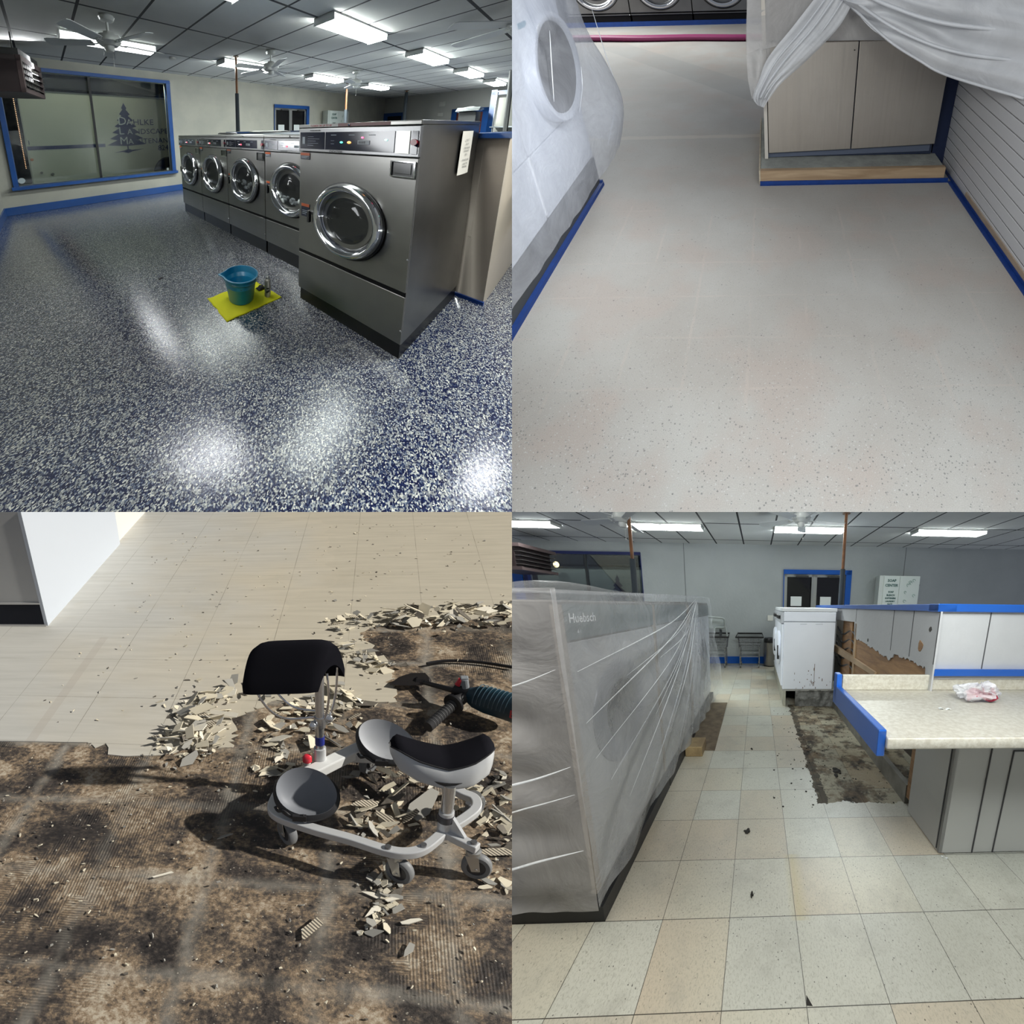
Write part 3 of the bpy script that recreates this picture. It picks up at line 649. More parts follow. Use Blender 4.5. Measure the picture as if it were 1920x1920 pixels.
def arc(a0, a1, z0, z1, r, mb):
    mb.surf(lambda u, v: (-.375 + (r + .02 * (z0 + (z1 - z0) * v - .14) / .1) * math.cos(a0 + (a1 - a0) * u), 1.10 + (r + .02 * (z0 + (z1 - z0) * v - .14) / .1) * math.sin(a0 + (a1 - a0) * u), z0 + (z1 - z0) * v), 8, 2, .0005)
arc(4.02, 4.5, .135, .165, .1165, m); lb = build('price_label', m, mat('label white', (.65, .65, .62), .5), t)
m = MB(); arc(4.05, 4.22, .145, .162, .1172, m); arc(4.26, 4.44, .137, .152, .1172, m); build('label_print', m, mat('label black', (.02, .02, .03), .5), lb)
t = thing('spray_can', 'white aerosol can with dark lettering standing on the yellow cloth', 'spray can', (-.185, .985, .012)); cx_, cy_ = -.185, .985
build('can_body', MB().lathe([(0.001, .012), (.024, .012), (.0255, .02), (.0255, .15), (.022, .165), (.016, .172), (0.001, .173)], (cx_, cy_, 0), n=28), mat('can white', (.5, .47, .40), .35, .3), t)
build('can_cap', MB().lathe([(.015, .165), (.016, .185), (.010, .195), (0.001, .196)], (cx_, cy_, 0), n=20), mat('cap silver', (.4, .4, .38), .3, .6), t)
m = MB(); m.surf(lambda u, v: (cx_ + .0262 * math.cos(3.6 + 1.1 * u), cy_ + .0262 * math.sin(3.6 + 1.1 * u), .05 + .02 * v + .015 * u), 8, 2); m.surf(lambda u, v: (cx_ + .0262 * math.cos(3.7 + .9 * u), cy_ + .0262 * math.sin(3.7 + .9 * u), .09 + .012 * v), 8, 2); build('can_print', m, mat('print dark', (.03, .03, .03), .5), t)
m = MB(); m.surf(lambda u, v: (-.20 + .075 * u, 1.08 + .05 * v, .02 + .03 * max(0, noise.noise(Vector((u * 4, v * 4, 2))) + .5) * math.sin(math.pi * u) ** .5 * math.sin(math.pi * v) ** .5), 12, 10, .004); solo('work_glove', m, mat('dark rag', (.02, .02, .022), .9), 'crumpled dark glove lying between the bucket and the spray can', 'glove', smooth=180)
m = MB(); m.ball((-.78, 1.86, .006), (.022, .008, .006), 8); m.ball((-.80, 1.85, .006), (.01, .014, .005), 8); solo('debris', m, mat('dark scrap', (.02, .015, .015), .9), 'small dark scrap lying alone on the speckled floor', 'scrap')
# light: unseen lamps over the near aisle, added glare lamps, added lights on the truck
for x in (-1.1, 1.3): lamp('unseen_lamp', 'AREA', (x, -.9, 2.6), 62, (1.2, .3), (x, -.9, 0), (.93, 1, .98))
for c_, s_, e_, t_ in (((-1.79, 4.80, 2.5), (.6, .4), 17, (-1.148, 1.14, 0)), ((-1.74, 2.28, 2.6), (.6, .4), 8, (-1.12, .25, 0)), ((.59, .23, 2.6), (.4, .3), 10, (-.32, -.45, 0))): lamp('unseen_lamp', 'AREA', c_, e_, s_, t_, (.95, .98, 1))  # added unseen lamps, placed to throw glare spots on the floor
for x in (-1.5, -.4, .6): lamp('outside_light', 'POINT', (x, 5.86, 2.60), 11, color=(1, 1, .9))  # added lights hidden above the window head to brighten the truck
# =================================================================== 2. ground concrete floor (upper right)
room('concrete')
def concrete_floor():
    t = NT('ground concrete'); base = t.mix(t.ramp(t.noise(1.1, 5), [(.35, 0), (.65, 1)]), (.375, .350, .320), (.44, .43, .405))
    pink = t.mix(t.ramp(t.noise(2.1, 3, c=t.shift((5, 2, 0))), [(.5, 0), (.62, .45)]), base, (.42, .35, .31))
    x = t.sep(0); y = t.sep(1)
    wob = t.math('MULTIPLY', t.math('SUBTRACT', t.noise(5, 3), .5), .03)
    g = t.math('MAXIMUM', t.line(0, 0, .3048, .015, wob), t.line(1, 0, .3048, .012, wob))
    g = t.math('MULTIPLY', g, t.ramp(t.noise(3.3, 3, c=t.shift((1, 7, 0))), [(.40, 0), (.62, .30)]))
    g = t.math('MULTIPLY', g, t.math('MULTIPLY', t.math('LESS_THAN', y, 1.6), t.math('GREATER_THAN', y, -.12)))
    c = t.mix(g, pink, (.52, .45, .40))
    near = t.ramp(t.math('ADD', y, t.math('MULTIPLY', t.noise(2, 3), .8)), [(.0, 1), (.9, .35)])
    cell = t.vor(120, out='Color'); d = t.vor(120); sp = t.math('MULTIPLY', t.math('GREATER_THAN', t.sep(0, cell), .35), t.math('LESS_THAN', d, t.math('MULTIPLY', t.sep(1, cell), .46)))
    c = t.mix(t.math('MULTIPLY', t.math('MULTIPLY', sp, near), .85), c, t.mix(t.sep(2, cell), (.17, .175, .17), (.52, .52, .50)))
    cell2 = t.vor(38, out='Color'); d2 = t.vor(38); s2 = t.math('MULTIPLY', t.math('GREATER_THAN', t.sep(0, cell2), .93), t.math('LESS_THAN', d2, .16))
    c = t.mix(t.math('MULTIPLY', s2, .6), c, (.13, .13, .13))
    fine = t.noise(260, 2); c = t.mix(1, c, t.ramp(fine, [(.3, .86), (.7, 1.06)]), 'MULTIPLY')
    # joint across the aisle and a paler streak with greyer patch beyond it
    j = t.math('LESS_THAN', t.math('ABSOLUTE', t.math('SUBTRACT', t.math('ADD', y, t.math('MULTIPLY', wob, 2)), 2.85)), .035)
    c = t.mix(t.math('MULTIPLY', j, .55), c, (.55, .50, .43))
    bd = t.math('ADD', t.math('SUBTRACT', y, 4.4), t.math('MULTIPLY', x, 1.05))
    b = t.math('MULTIPLY', t.math('LESS_THAN', t.math('ABSOLUTE', bd), .34), t.math('GREATER_THAN', y, 3.0))
    c = t.mix(t.math('MULTIPLY', b, .35), c, (.27, .275, .27))
    t.set(col=c, rough=.55, spec=.3); t.bump(fine, .0006)
    return t.m
struct('floor', MB().box((-4.2, -.95, -.06), (1.87, 9.6, 0)), concrete_floor())
t_ = NT('beadboard'); t_.set(col=(.56, .56, .575), rough=.5)
gz = t_.math('PINGPONG', t_.math('DIVIDE', t_.sep(2), .088), .5); t_.bump(t_.ramp(gz, [(0, 0), (.08, 1)]), .006)
struct('wall_right', MB().box((1.87, -1.0, 0), (2.0, 3.2, 2.2)), t_.m)
tape = mat('blue masking tape', (.005, .042, .22), .6, var=(14, (.004, .034, .18)))
struct('trim_1', MB().box((1.828, -1.0, 0), (1.868, 1.88, .004)), tape)
m = MB(); m.box((1.862, -1.0, .0), (1.8695, 1.60, .066)); struct('baseboard_right', m, mat('bare pine strip', (.40, .31, .22), .7, var=(8, (.33, .25, .18))))
struct('trim_2', MB().box((1.858, -1.0, 0), (1.8615, 2.2, .030)), tape)
# plinth and steel cabinet
def wood(name, c1, c2, axis=0):
    key = R.key + name
    if key in MATS: return MATS[key]
    t = NT(name); s = [18, 18, 18]; s[axis] = 1.6; n = t.noise(tuple(s), 4, .6, dist=.8)
    t.set(col=t.mix(t.ramp(n, [(.35, 0), (.6, 1)]), c1, c2), rough=.7); t.bump(n, .002); MATS[key] = t.m
    return t.m
m = MB(); m.box((.349, 1.882, 0), (1.80, 3.0, .125))
t = thing('plinth', 'low wooden plinth with dusty concrete top under the steel cabinet', 'plinth', (1.07, 1.9, 0))
build('plinth_board', MB().box((.349, 1.882, 0), (1.80, 1.925, .125)), wood('pine', (.44, .32, .20), (.30, .20, .115)), t, bevel=.004)
build('plinth_top', MB().box((.352, 1.925, 0), (1.79, 3.0, .122)), mat('dusty slab', (.33, .34, .31), .9, var=(9, (.24, .25, .23)), bump=(40, .004)), t)
build('plinth_side', MB().box((.338, 1.885, 0), (.349, 3.0, .125)), wood('pale pine', (.55, .48, .36), (.45, .38, .28)), t)
build('tape_strip', MB().box((.345, 1.872, 0), (1.83, 1.882, .034)), tape, t); build('tape_strip', MB().box((.345, 1.862, 0), (1.85, 1.874, .003)), tape, t)
t = thing('steel_cabinet', 'stained steel front of a machine standing on the low plinth beside the white wall', 'cabinet', (1.09, 2.1, .125)); NS = NT('stained steel'); _n = NS.noise((40, 40, .5), 4, .6); _b = NS.noise(1.7, 3); st = NS.set(metal=1, rough=NS.ramp(_n, [(.3, .30), (.7, .42)]), col=NS.mix(NS.ramp(_n, [(.48, 0), (.75, .2)]), NS.mix(_b, (.76, .69, .60), (.90, .84, .75)), (.44, .38, .31))).m
build('carcass', MB().box((.415, 2.125, .127), (1.75, 2.9, 1.046)), mat('navy back', (.02, .03, .06), .5), t)
m = MB(); m.hexa([(.417, 2.10, .172), (1.081, 2.10, .196), (1.081, 2.13, .196), (.417, 2.13, .172), (.417, 2.10, 1.046), (1.081, 2.10, 1.046), (1.081, 2.13, 1.046), (.417, 2.13, 1.046)]); dr = build('door', m, st, t, bevel=.003)
build('keyhole', MB().cyl((1.055, 2.096, .985), (1.055, 2.1, .985), .005, n=10), mat('dark hole', (.03, .025, .02), .5), dr)
m = MB(); m.hexa([(1.089, 2.10, .196), (1.758, 2.10, .226), (1.758, 2.13, .226), (1.089, 2.13, .196), (1.089, 2.10, 1.046), (1.758, 2.10, 1.046), (1.758, 2.13, 1.046), (1.089, 2.13, 1.046)]); build('door', m, st, t, bevel=.003)
m = MB(); m.hexa([(.41, 2.118, .126), (1.73, 2.118, .155), (1.73, 2.15, .155), (.41, 2.15, .126), (.41, 2.118, .172), (1.73, 2.118, .226), (1.73, 2.15, .226), (.41, 2.15, .172)]); build('toe_kick', m, mat('blue grey kick', (.10, .12, .17), .5), t)
build('side_board', MB().box((.385, 2.09, .126), (.412, 2.9, 1.4)), mat('white edge board', (.58, .54, .48), .6), t)
build('upper_front', MB().box((.44, 2.16, 1.05), (1.75, 2.9, 1.95)), steel('upper steel', (.56, .50, .45), .35, 2), t)
struct('trim_3', MB().box((1.765, 2.14, 0), (1.869, 2.2, 1.6)), mat('dark blue gap', (.008, .016, .05), .6))
# plastic sheets over it
fm = film('clear sheeting', (.70, .68, .66), .62, (4, .012), .35)
def strip(a, b, n=(40, 22), folds=5, amp=.025, seed=1):
    """sheet between two edge curves given as lists of points"""
    def at(L, t):
        L = [Vector(p) for p in L]; f = t * (len(L) - 1); i = min(int(f), len(L) - 2); f -= i
        p0 = L[max(i - 1, 0)]; p1 = L[i]; p2 = L[i + 1]; p3 = L[min(i + 2, len(L) - 1)]
        return .5 * ((2 * p1) + (p2 - p0) * f + (2 * p0 - 5 * p1 + 4 * p2 - p3) * f * f + (3 * p1 - p0 - 3 * p2 + p3) * f ** 3)
    def fn(u, v):
        p = at(a, u) * (1 - v) + at(b, u) * v
        w_ = noise.noise(Vector((u * 1.6, v * folds, seed))) + .5 * noise.noise(Vector((u * 3, v * folds * 2.3, seed + 9)))
        return p + Vector((0, -1, .35)) * w_ * amp * min(1, 8 * v + .2, 8 * (1 - v) + .3)
    return fn
t = thing('plastic_sheet', 'crumpled translucent plastic sheet swagged over the steel cabinet', 'plastic sheet', (1.0, 2.0, 1.0))
m = MB(); m.surf(strip([(.99, 1.97, 1.30), (1.10, 1.86, 1.19), (1.214, 1.80, 1.12), (1.40, 1.70, 1.015), (1.563, 1.6, .942), (1.74, 1.40, .925), (1.868, 1.2, .922)], [(.70, 2.0, 1.46), (.95, 1.94, 1.66), (1.2, 1.86, 1.8), (1.4, 1.8, 1.84), (1.6, 1.7, 1.86), (1.75, 1.6, 1.86), (1.868, 1.5, 1.86)], folds=6, amp=.075, seed=2), 60, 44)
build('swag', m, film('white sheeting', (.80, .81, .83), .84, (3, .012), .4), t, smooth=180)
for i, (L, r_) in enumerate((([(.99, 1.965, 1.30), (1.214, 1.79, 1.12), (1.40, 1.69, 1.015), (1.563, 1.59, .942), (1.868, 1.19, .922)], .010), ([(.97, 1.95, 1.36), (1.2, 1.77, 1.22), (1.42, 1.66, 1.13), (1.62, 1.53, 1.09), (1.868, 1.3, 1.10)], .012), ([(.95, 1.93, 1.43), (1.2, 1.78, 1.33), (1.5, 1.64, 1.25), (1.868, 1.4, 1.24)], .014))):
    m = MB(); pts = [Vector(p) for p in L]; q = []
    f_ = strip(L, L, amp=0)
    q = [f_(k / 24, 0) for k in range(25)]; m.tube(q, r_, 8); build('rolled_fold', m, film('white sheeting', (.80, .81, .83), .84, (3, .012), .4), t, smooth=180)
m = MB(); m.surf(strip([(.78, 1.99, 1.40), (.60, 1.99, 1.18), (.426, 1.99, .973), (.36, 1.99, .82), (.31, 1.99, .69), (.34, 2.0, .62)], [(1.0, 1.98, 1.33), (.905, 1.98, 1.16), (.70, 1.98, .95), (.52, 1.98, .79), (.43, 1.99, .67), (.385, 2.0, .60)], folds=4, amp=.03, seed=5), 44, 26)
build('gathered_tail', m, film('white sheeting', (.80, .81, .83), .84, (3, .012), .4), t, smooth=180)
for i, k in enumerate((.25, .45, .7)):
    A_ = [(.78, 1.98, 1.40), (.60, 1.98, 1.18), (.426, 1.98, .973), (.36, 1.98, .82), (.31, 1.99, .69)]; B_ = [(1.0, 1.97, 1.33), (.905, 1.97, 1.16), (.70, 1.97, .95), (.52, 1.97, .79), (.43, 1.98, .67)]
    L = [tuple(a * (1 - k) + b * k for a, b in zip(p, q)) for p, q in zip(A_, B_)]; f_ = strip(L, L, amp=0); m = MB(); m.tube([f_(j / 20, 0) for j in range(21)], .007 + .003 * (i % 2), 6); build('rolled_fold', m, film('white sheeting', (.80, .81, .83), .84, (3, .012), .4), t, smooth=180)
m = MB(); m.surf(strip([(.27, 2.08, .98), (.6, 2.07, 1.05), (1.0, 2.07, 1.06), (1.4, 2.07, 1.05)], [(.30, 2.1, 1.6), (.6, 2.1, 1.6), (1.0, 2.1, 1.6), (1.4, 2.1, 1.6)], amp=.012, seed=8), 30, 20); build('back_sheet', m, fm, t, smooth=180)
m = MB(); m.surf(strip([(.27, 2.06, .98), (.275, 2.05, .80), (.30, 2.03, .66)], [(.44, 2.09, 1.05), (.44, 2.08, .90), (.40, 2.03, .70)], amp=.012, seed=4), 20, 12); m.surf(strip([(.315, 2.2, 1.5), (.275, 2.2, 1.2), (.262, 2.2, .98)], [(.44, 2.1, 1.5), (.44, 2.1, 1.2), (.44, 2.1, .98)], amp=.01, seed=6), 16, 8); build('side_sheet', m, fm, t, smooth=180)
m = MB(); m.box((.44, 2.4, .0), (.60, 2.9, 1.5))
# wrapped dryers at the left
wh = mat('white enamel body', (.66, .69, .75), .35)
for y0, y1, lb in ((1.035, 1.92, 'white dryer with a round dark door under plastic at the left of the concrete aisle'), (.13, 1.028, 'nearest white dryer under plastic, cut by the left edge of the concrete aisle'), (-.78, .123, 'white dryer at the very bottom left, mostly out of view')):
    if y0 < -.5: continue
    t = thing('dryer', lb, 'dryer', (-1.3, (y0 + y1) / 2, 0), 'white dryers wrapped in plastic'); X = -.955
    build('plinth', MB().box((X - .7, y0, 0), (X + .005, y1, .26)), mat('dark toe kick', (.05, .055, .06), .5), t)
    build('cabinet', MB().box((X - .75, y0, .26), (X - .01, y1, 1.95)), wh, t, bevel=.01)
    build('lower_panel', MB().box((X - .02, y0 + .004, .27), (X, y1 - .004, .686)), wh, t, bevel=.004)
    build('upper_panel', MB().box((X - .02, y0 + .004, .694), (X, y1 - .004, 1.9)), wh, t, bevel=.004)
    cyy = 1.585 if y0 > 1 else (y0 + y1) / 2
    m = MB(); m.lathe([(.335, 0), (.335, .05), (.325, .07), (.295, .07), (.28, .05)], (X, cyy, 1.045), (1, 0, 0), 48); dr = build('door', m, wh, t, smooth=60)
    m = MB(); m.lathe([(.285, .05), (.2, .07), (.1, .08), (.001, .081)], (X, cyy, 1.045), (1, 0, 0), 40); build('door_glass', m, mat('smoked glass', (.004, .005, .007), .5, spec=.2), dr, smooth=60)
    build('seam', MB().box((X - .002, y1 - .9 if y0 > 1 else y0, .30), (X + .006, y1 - .888 if y0 > 1 else y0 + .01, .69)), mat('seam highlight', (.9, .92, .95), .3), t)  # white strip paints a highlight along the panel seam
    build('label', MB().box((X, y0 + .30, 1.33), (X + .003, y0 + .40, 1.36)), mat('label blue', (.10, .25, .34), .5), t)
struct('trim_4', MB().box((-.955, -.6, 0), (-.922, 1.93, .03)), tape); struct('trim_5', MB().box((-1.6, 1.925, 0), (-.93, 1.94, .045)), tape)
t = thing('plastic_cover', 'translucent plastic cover bulging off the wrapped white dryers', 'plastic sheet', (-.8, 1.5, .3)); m = MB()
def wrap(u, v):
    y = -.3 + 2.62 * u; z = 1.95 - (1.95 - .22) * v
    bulge = .03 + .05 * v + .20 * math.exp(-((y - 2.0) / .45) ** 2) * math.exp(-((z - .62) / .42) ** 2) + .05 * math.exp(-((y - 1.2) / .5) ** 2) * math.exp(-((z - .5) / .3) ** 2)
    x = -.93 + bulge; c = max(0, (y - 2.02) / .30); x -= .55 * c ** 2; y -= .08 * c
    z += .10 * max(0, u - .6) / .4 * v
    n_ = noise.noise(Vector((y * 3.2, z * 1.7, 3))) + .5 * noise.noise(Vector((y * 9 + z * 2, z * 4, 7)))
    return (x + .022 * n_, y + .012 * n_, z)
m.surf(wrap, 90, 70); build('front_sheet', m, film('dryer film', (.86, .88, .94), .42, (4, .014), .25), t, smooth=180)
m = MB()
for L in ([(-.84, 1.28, .93), (-.835, 1.37, 1.14), (-.83, 1.44, 1.30)], [(-.80, 2.12, 1.3), (-.76, 2.1, 1.0), (-.73, 2.1, .8)], [(-.82, 1.55, .76), (-.80, 1.64, .9), (-.80, 1.70, 1.02)], [(-.76, 1.75, .42), (-.74, 1.9, .55), (-.73, 2.02, .66)]):
    f_ = strip(L, L, amp=0); m = MB(); m.tube([f_(j / 12, 0) for j in range(13)], [.001 + .002 * math.sin(math.pi * j / 12) for j in range(13)], 6); build('crease', m, mat('plastic crease', (.85, .88, .92), .3), t, smooth=180)
# machines far back
for i, (x, lb) in enumerate(((-3.44, 'leftmost large washer at the top edge behind the pink hose'), (-2.23, 'middle large washer at the top edge behind the pink hose'), (-1.02, 'rightmost large washer at the top edge behind the pink hose'))):
    T = Tf((x, 8.28, 0), (1, 0, 0), (0, 1, 0), (0, 0, 1))
    washer(T, (x + .6, 8.28, 0), 1.2, 2.0, 1.0, .20, .235, 1.7, 1.95, (.605, .76), .46, lb, name=False, group='large washers at the far end of the concrete aisle', drawer=False)
m = MB(); m.box((-4, 8.25, 0), (.3, 8.29, .085)); struct('trim_6', m, tape)
m = MB(); m.tube([(-3.1 + i * .17, 7.06 - .012 * i + .02 * math.sin(i * .6), .055) for i in range(24)], .055, 12); solo('hose', m, mat('pink hose', (.24, .03, .11), .45), 'pink hose lying straight across the far floor', 'hose')
struct('wall_far', MB().box((-5, 9.4, 0), (1.9, 9.5, 3)), mat('far wall', (.4, .4, .4), .8))
lamp('unseen_lamp', 'AREA', (-1.3, 7.0, 2.9), 125, (3.5, .6), (-1.3, 6.6, 0), (.97, 1, .98))
lamp('unseen_lamp', 'AREA', (1.5, -1.5, 2.7), 68, (1.2, .4), (1.2, -.3, 0), (.97, 1, 1))
lamp('unseen_lamp', 'AREA', (.9, .6, 2.6), 9, (.8, .4), (-.95, 1.3, .8), (.95, .98, 1), spread=110)  # added light aimed at the wrapped dryers to brighten them
lamp('unseen_lamp', 'AREA', (-.6, .0, 2.4), 17, (.8, .4), (1.87, 1.0, .6), (.97, 1, 1), spread=110)  # added light that lifts the right wall
lamp('unseen_lamp', 'AREA', (.4, -.4, 2.9), 13, (1.2, .4), (.3, 1.0, 0), (.97, 1, 1))
# =================================================================== 3. half stripped tile floor in the sun (lower left)
room('stripped')
def vinyl_old():
    t = NT('old vinyl tile'); x = t.sep(0); y = t.sep(1)
    g = t.math('MAXIMUM', t.line(0, 0, .3048, .0022), t.line(1, 0, .3048, .0020))
    g = t.math('MULTIPLY', g, t.ramp(t.noise(4, 3), [(.35, .3), (.6, 1)]))
    warm = t.ramp(t.math('ADD', t.math('MULTIPLY', x, .5), t.noise(1.4, 3)), [(.55, (.47, .465, .435)), (1.0, (.51, .465, .375)), (1.3, (.49, .45, .365))])
    st = t.noise((3, 30, 3), 4); c = t.mix(1, warm, t.ramp(st, [(.3, .90), (.7, 1.05)]), 'MULTIPLY')
    dirt = t.ramp(t.noise((2, 2, 2), 5, .7, c=t.shift((3, 1, 0))), [(.56, 0), (.72, .35)]); c = t.mix(dirt, c, (.40, .36, .28))
    band = t.math('MULTIPLY', t.math('LESS_THAN', t.math('ABSOLUTE', t.math('SUBTRACT', x, .17)), .018), t.math('LESS_THAN', y, -.1)); c = t.mix(t.math('MULTIPLY', band, .35), c, (.38, .34, .30))  # streak of shade painted into the tile colour
    t.set(col=t.mix(t.math('MULTIPLY', g, .75), c, (.16, .14, .11)), rough=.5, spec=.3); t.bump(st, .0005)
    return t.m
def mastic():
    t = NT('black mastic subfloor'); x = t.sep(0); y = t.sep(1)
    wob = t.math('MULTIPLY', t.math('SUBTRACT', t.noise(6, 4), .5), .06)
    n = t.noise(5.5, 8, .68, dist=.4); fine = t.noise(70, 6, .75); n = t.math('ADD', t.math('MULTIPLY', n, .62), t.math('MULTIPLY', fine, .38))
    c = t.ramp(n, [(.40, (.022, .019, .018)), (.465, (.062, .051, .044)), (.505, (.14, .108, .078)), (.54, (.25, .18, .115)), (.61, (.46, .40, .31))])
    px = t.math('PINGPONG', t.math('ADD', t.math('DIVIDE', t.math('ADD', x, wob), .3048), 40), .5); py = t.math('PINGPONG', t.math('ADD', t.math('DIVIDE', t.math('ADD', y, wob), .3048), 40), .5)
    e = t.math('MINIMUM', px, py); seam = t.ramp(t.math('ADD', e, t.math('MULTIPLY', t.math('SUBTRACT', t.noise(9, 4), .5), .22)), [(.0, .75), (.10, 0)]); seam = t.math('MULTIPLY', seam, t.ramp(t.noise(3.4, 5, .7, c=t.shift((6, 6, 3))), [(.38, .25), (.62, 1)]))
    c = t.mix(seam, c, t.mix(t.noise(30, 3), (.16, .15, .13), (.46, .43, .37)))
    wv = t.new('ShaderNodeTexWave', bands_direction='X'); t.put(wv.inputs['Vector'], t.scale((1, .15, 1))); wv.inputs['Scale'].default_value = 40; wv.inputs['Distortion'].default_value = 3; wv.inputs['Detail'].default_value = 2; wv.inputs['Detail Scale'].default_value = .8
    wv2 = t.new('ShaderNodeTexWave', bands_direction='Y'); t.put(wv2.inputs['Vector'], t.rc); wv2.inputs['Scale'].default_value = 40; wv2.inputs['Distortion'].default_value = 3; wv2.inputs['Detail'].default_value = 2; wv2.inputs['Detail Scale'].default_value = .8
    sel = t.math('GREATER_THAN', t.noise(2.6, 2, c=t.shift((9, 4, 2))), .52); wave = t.mix(sel, wv.outputs[1], wv2.outputs[1])
    amt = t.ramp(t.noise(2.2, 3, c=t.shift((2, 8, 1))), [(.50, 0), (.60, .5)])
    c = t.mix(t.math('MULTIPLY', amt, t.ramp(wave, [(.35, 1), (.6, 0)])), c, (.035, .03, .028))
    spk = t.math('MULTIPLY', t.math('GREATER_THAN', t.sep(0, t.vor(130, out='Color')), .93), t.math('LESS_THAN', t.vor(130), .25)); c = t.mix(t.math('MULTIPLY', spk, .6), c, (.5, .46, .38))
    h = t.math('ADD', t.math('MULTIPLY', wave, t.math('MULTIPLY', amt, .5)), t.math('MULTIPLY', fine, .8))
    t.set(col=c, rough=t.ramp(n, [(.35, .38), (.6, .7)]), spec=.45); t.bump(h, .004, .8)
    return t.m
struct('floor', MB().box((-1.6, -2.6, -.08), (3.0, 3.2, -.003)), mastic())
edge = [(0.061, -0.92), (0.378, -0.912), (0.415, -0.935), (0.632, -0.985), (0.741, -0.916), (0.866, -0.909), (0.873, -0.828), (0.852, -0.727), (0.919, -0.67), (0.987, -0.6), (1.068, -0.645), (1.144, -0.659), (1.218, -0.656), (1.308, -0.623), (1.409, -0.604), (1.397, -0.499), (1.378, -0.46), (1.393, -0.335), (1.321, -0.179), (1.258, -0.058), (1.296, 0.004), (1.362, 0.047), (1.45, 0.075), (1.647, 0.077), (1.893, 0.159), (2.4, .25)]
rr = random.Random(11); jag = []
for i, (a, b) in enumerate(zip(edge, edge[1:])):
    n_ = 2 if i in (0,) else 6; L = math.dist(a, b)
    for k in range(n_):
        u = k / n_; j = 0 if i == 0 else .09 * L + .006; jag.append((a[0] + (b[0] - a[0]) * u + rr.uniform(-j, j), a[1] + (b[1] - a[1]) * u + rr.uniform(-j, j)))
poly = [(-1.6, -.93)] + jag + [(3.0, .3), (3.0, 3.2), (-1.6, 3.2)]
m = MB(); m.prism([(x, y, -.003) for x, y in poly], (0, 0, .003)); struct('floor', m, vinyl_old(), smooth=0)
# counter unit and wall at the upper left
t = thing('counter_unit', 'white laminate counter end with a dark toe kick at the upper left', 'counter', (-.6, .5, 0)); lam = mat('white laminate', (.50, .54, .60), .5); gr = mat('grey laminate', (.50, .50, .49), .5, var=(2, (.44, .44, .43)))
build('end_panel', MB().box((-.15, .012, 0), (-.134, 1.121, 1.2)), lam, t)
build('front_panel', MB().box((-1.6, .02, .108), (-.15, .04, 1.2)), gr, t); build('carcass', MB().box((-1.6, .04, .0), (-.15, 1.12, 1.2)), gr, t)
build('toe_kick', MB().box((-1.6, .012, .004), (-.15, .02, .106)), mat('black vinyl base', (.012, .014, .022), .6, spec=.1), t)
m = MB(); m.box((-1.6, .008, .104), (-.148, .02, .110)); m.box((-1.6, .004, 0), (-.14, .012, .007)); build('metal_trim', m, mat('trim metal', (.55, .55, .55), .3, .7), t)
struct('wall_back', MB().box((-1.6, 1.122, 0), (-.155, 3.2, 2)), mat('white wall', (.66, .65, .62), .7))
# ---- debris: shards of vinyl tile
cream = mat('shard cream', (.66, .60, .46), .6, var=(9, (.58, .53, .42))); grey = mat('shard grey', (.34, .33, .30), .65); darkb = mat('shard back', (.13, .115, .095), .75, bump=(60, .003)); white = mat('shard pale', (.72, .68, .58), .6)
ridge = NT('shard ridged back'); wv = ridge.new('ShaderNodeTexWave', bands_direction='DIAGONAL'); ridge.put(wv.inputs['Vector'], ridge.rc); wv.inputs['Scale'].default_value = 55
ridge.set(col=ridge.ramp(wv.outputs[1], [(.35, (.10, .085, .07)), (.6, (.55, .49, .38))]), rough=.7)
def inside(p, P):
    c = False
    for (x1, y1), (x2, y2) in zip(P, P[1:] + P[:1]):
        if (y1 > p[1]) != (y2 > p[1]) and p[0] < (x2 - x1) * (p[1] - y1) / (y2 - y1) + x1: c = not c
    return c
def shard(rr, p, s, z, tilt=.5, az=None, elong=1.0, curl=0):
    n_ = rr.randint(4, 6); m = MB(); a0 = rr.uniform(0, 6.28) if az is None else az
    rx = Matrix.Rotation(a0, 4, 'Z') @ Matrix.Rotation(rr.gauss(0, tilt), 4, 'X') @ Matrix.Rotation(rr.gauss(0, tilt * .6), 4, 'Y')
    m.m = Matrix.Translation((p[0], p[1], z)) @ rx
    an = sorted(rr.uniform(0, 6.28) for _ in range(n_)); an = [2 * math.pi * (i + rr.uniform(.1, .9)) / n_ for i in range(n_)]
    pts = [(s * elong * rr.uniform(.6, 1) * math.cos(a), s / elong * rr.uniform(.6, 1) * math.sin(a), 0) for a in an]
    m.prism([Vector((x, y, curl * x * x)) for x, y, _ in pts], (0, 0, .0026)); return m
def lift(mb, zmin=.001):
    lo = min(v.z for v in mb.v); d = zmin - lo
    if d > 0: mb.v = [v + Vector((0, 0, d)) for v in mb.v]
    return mb
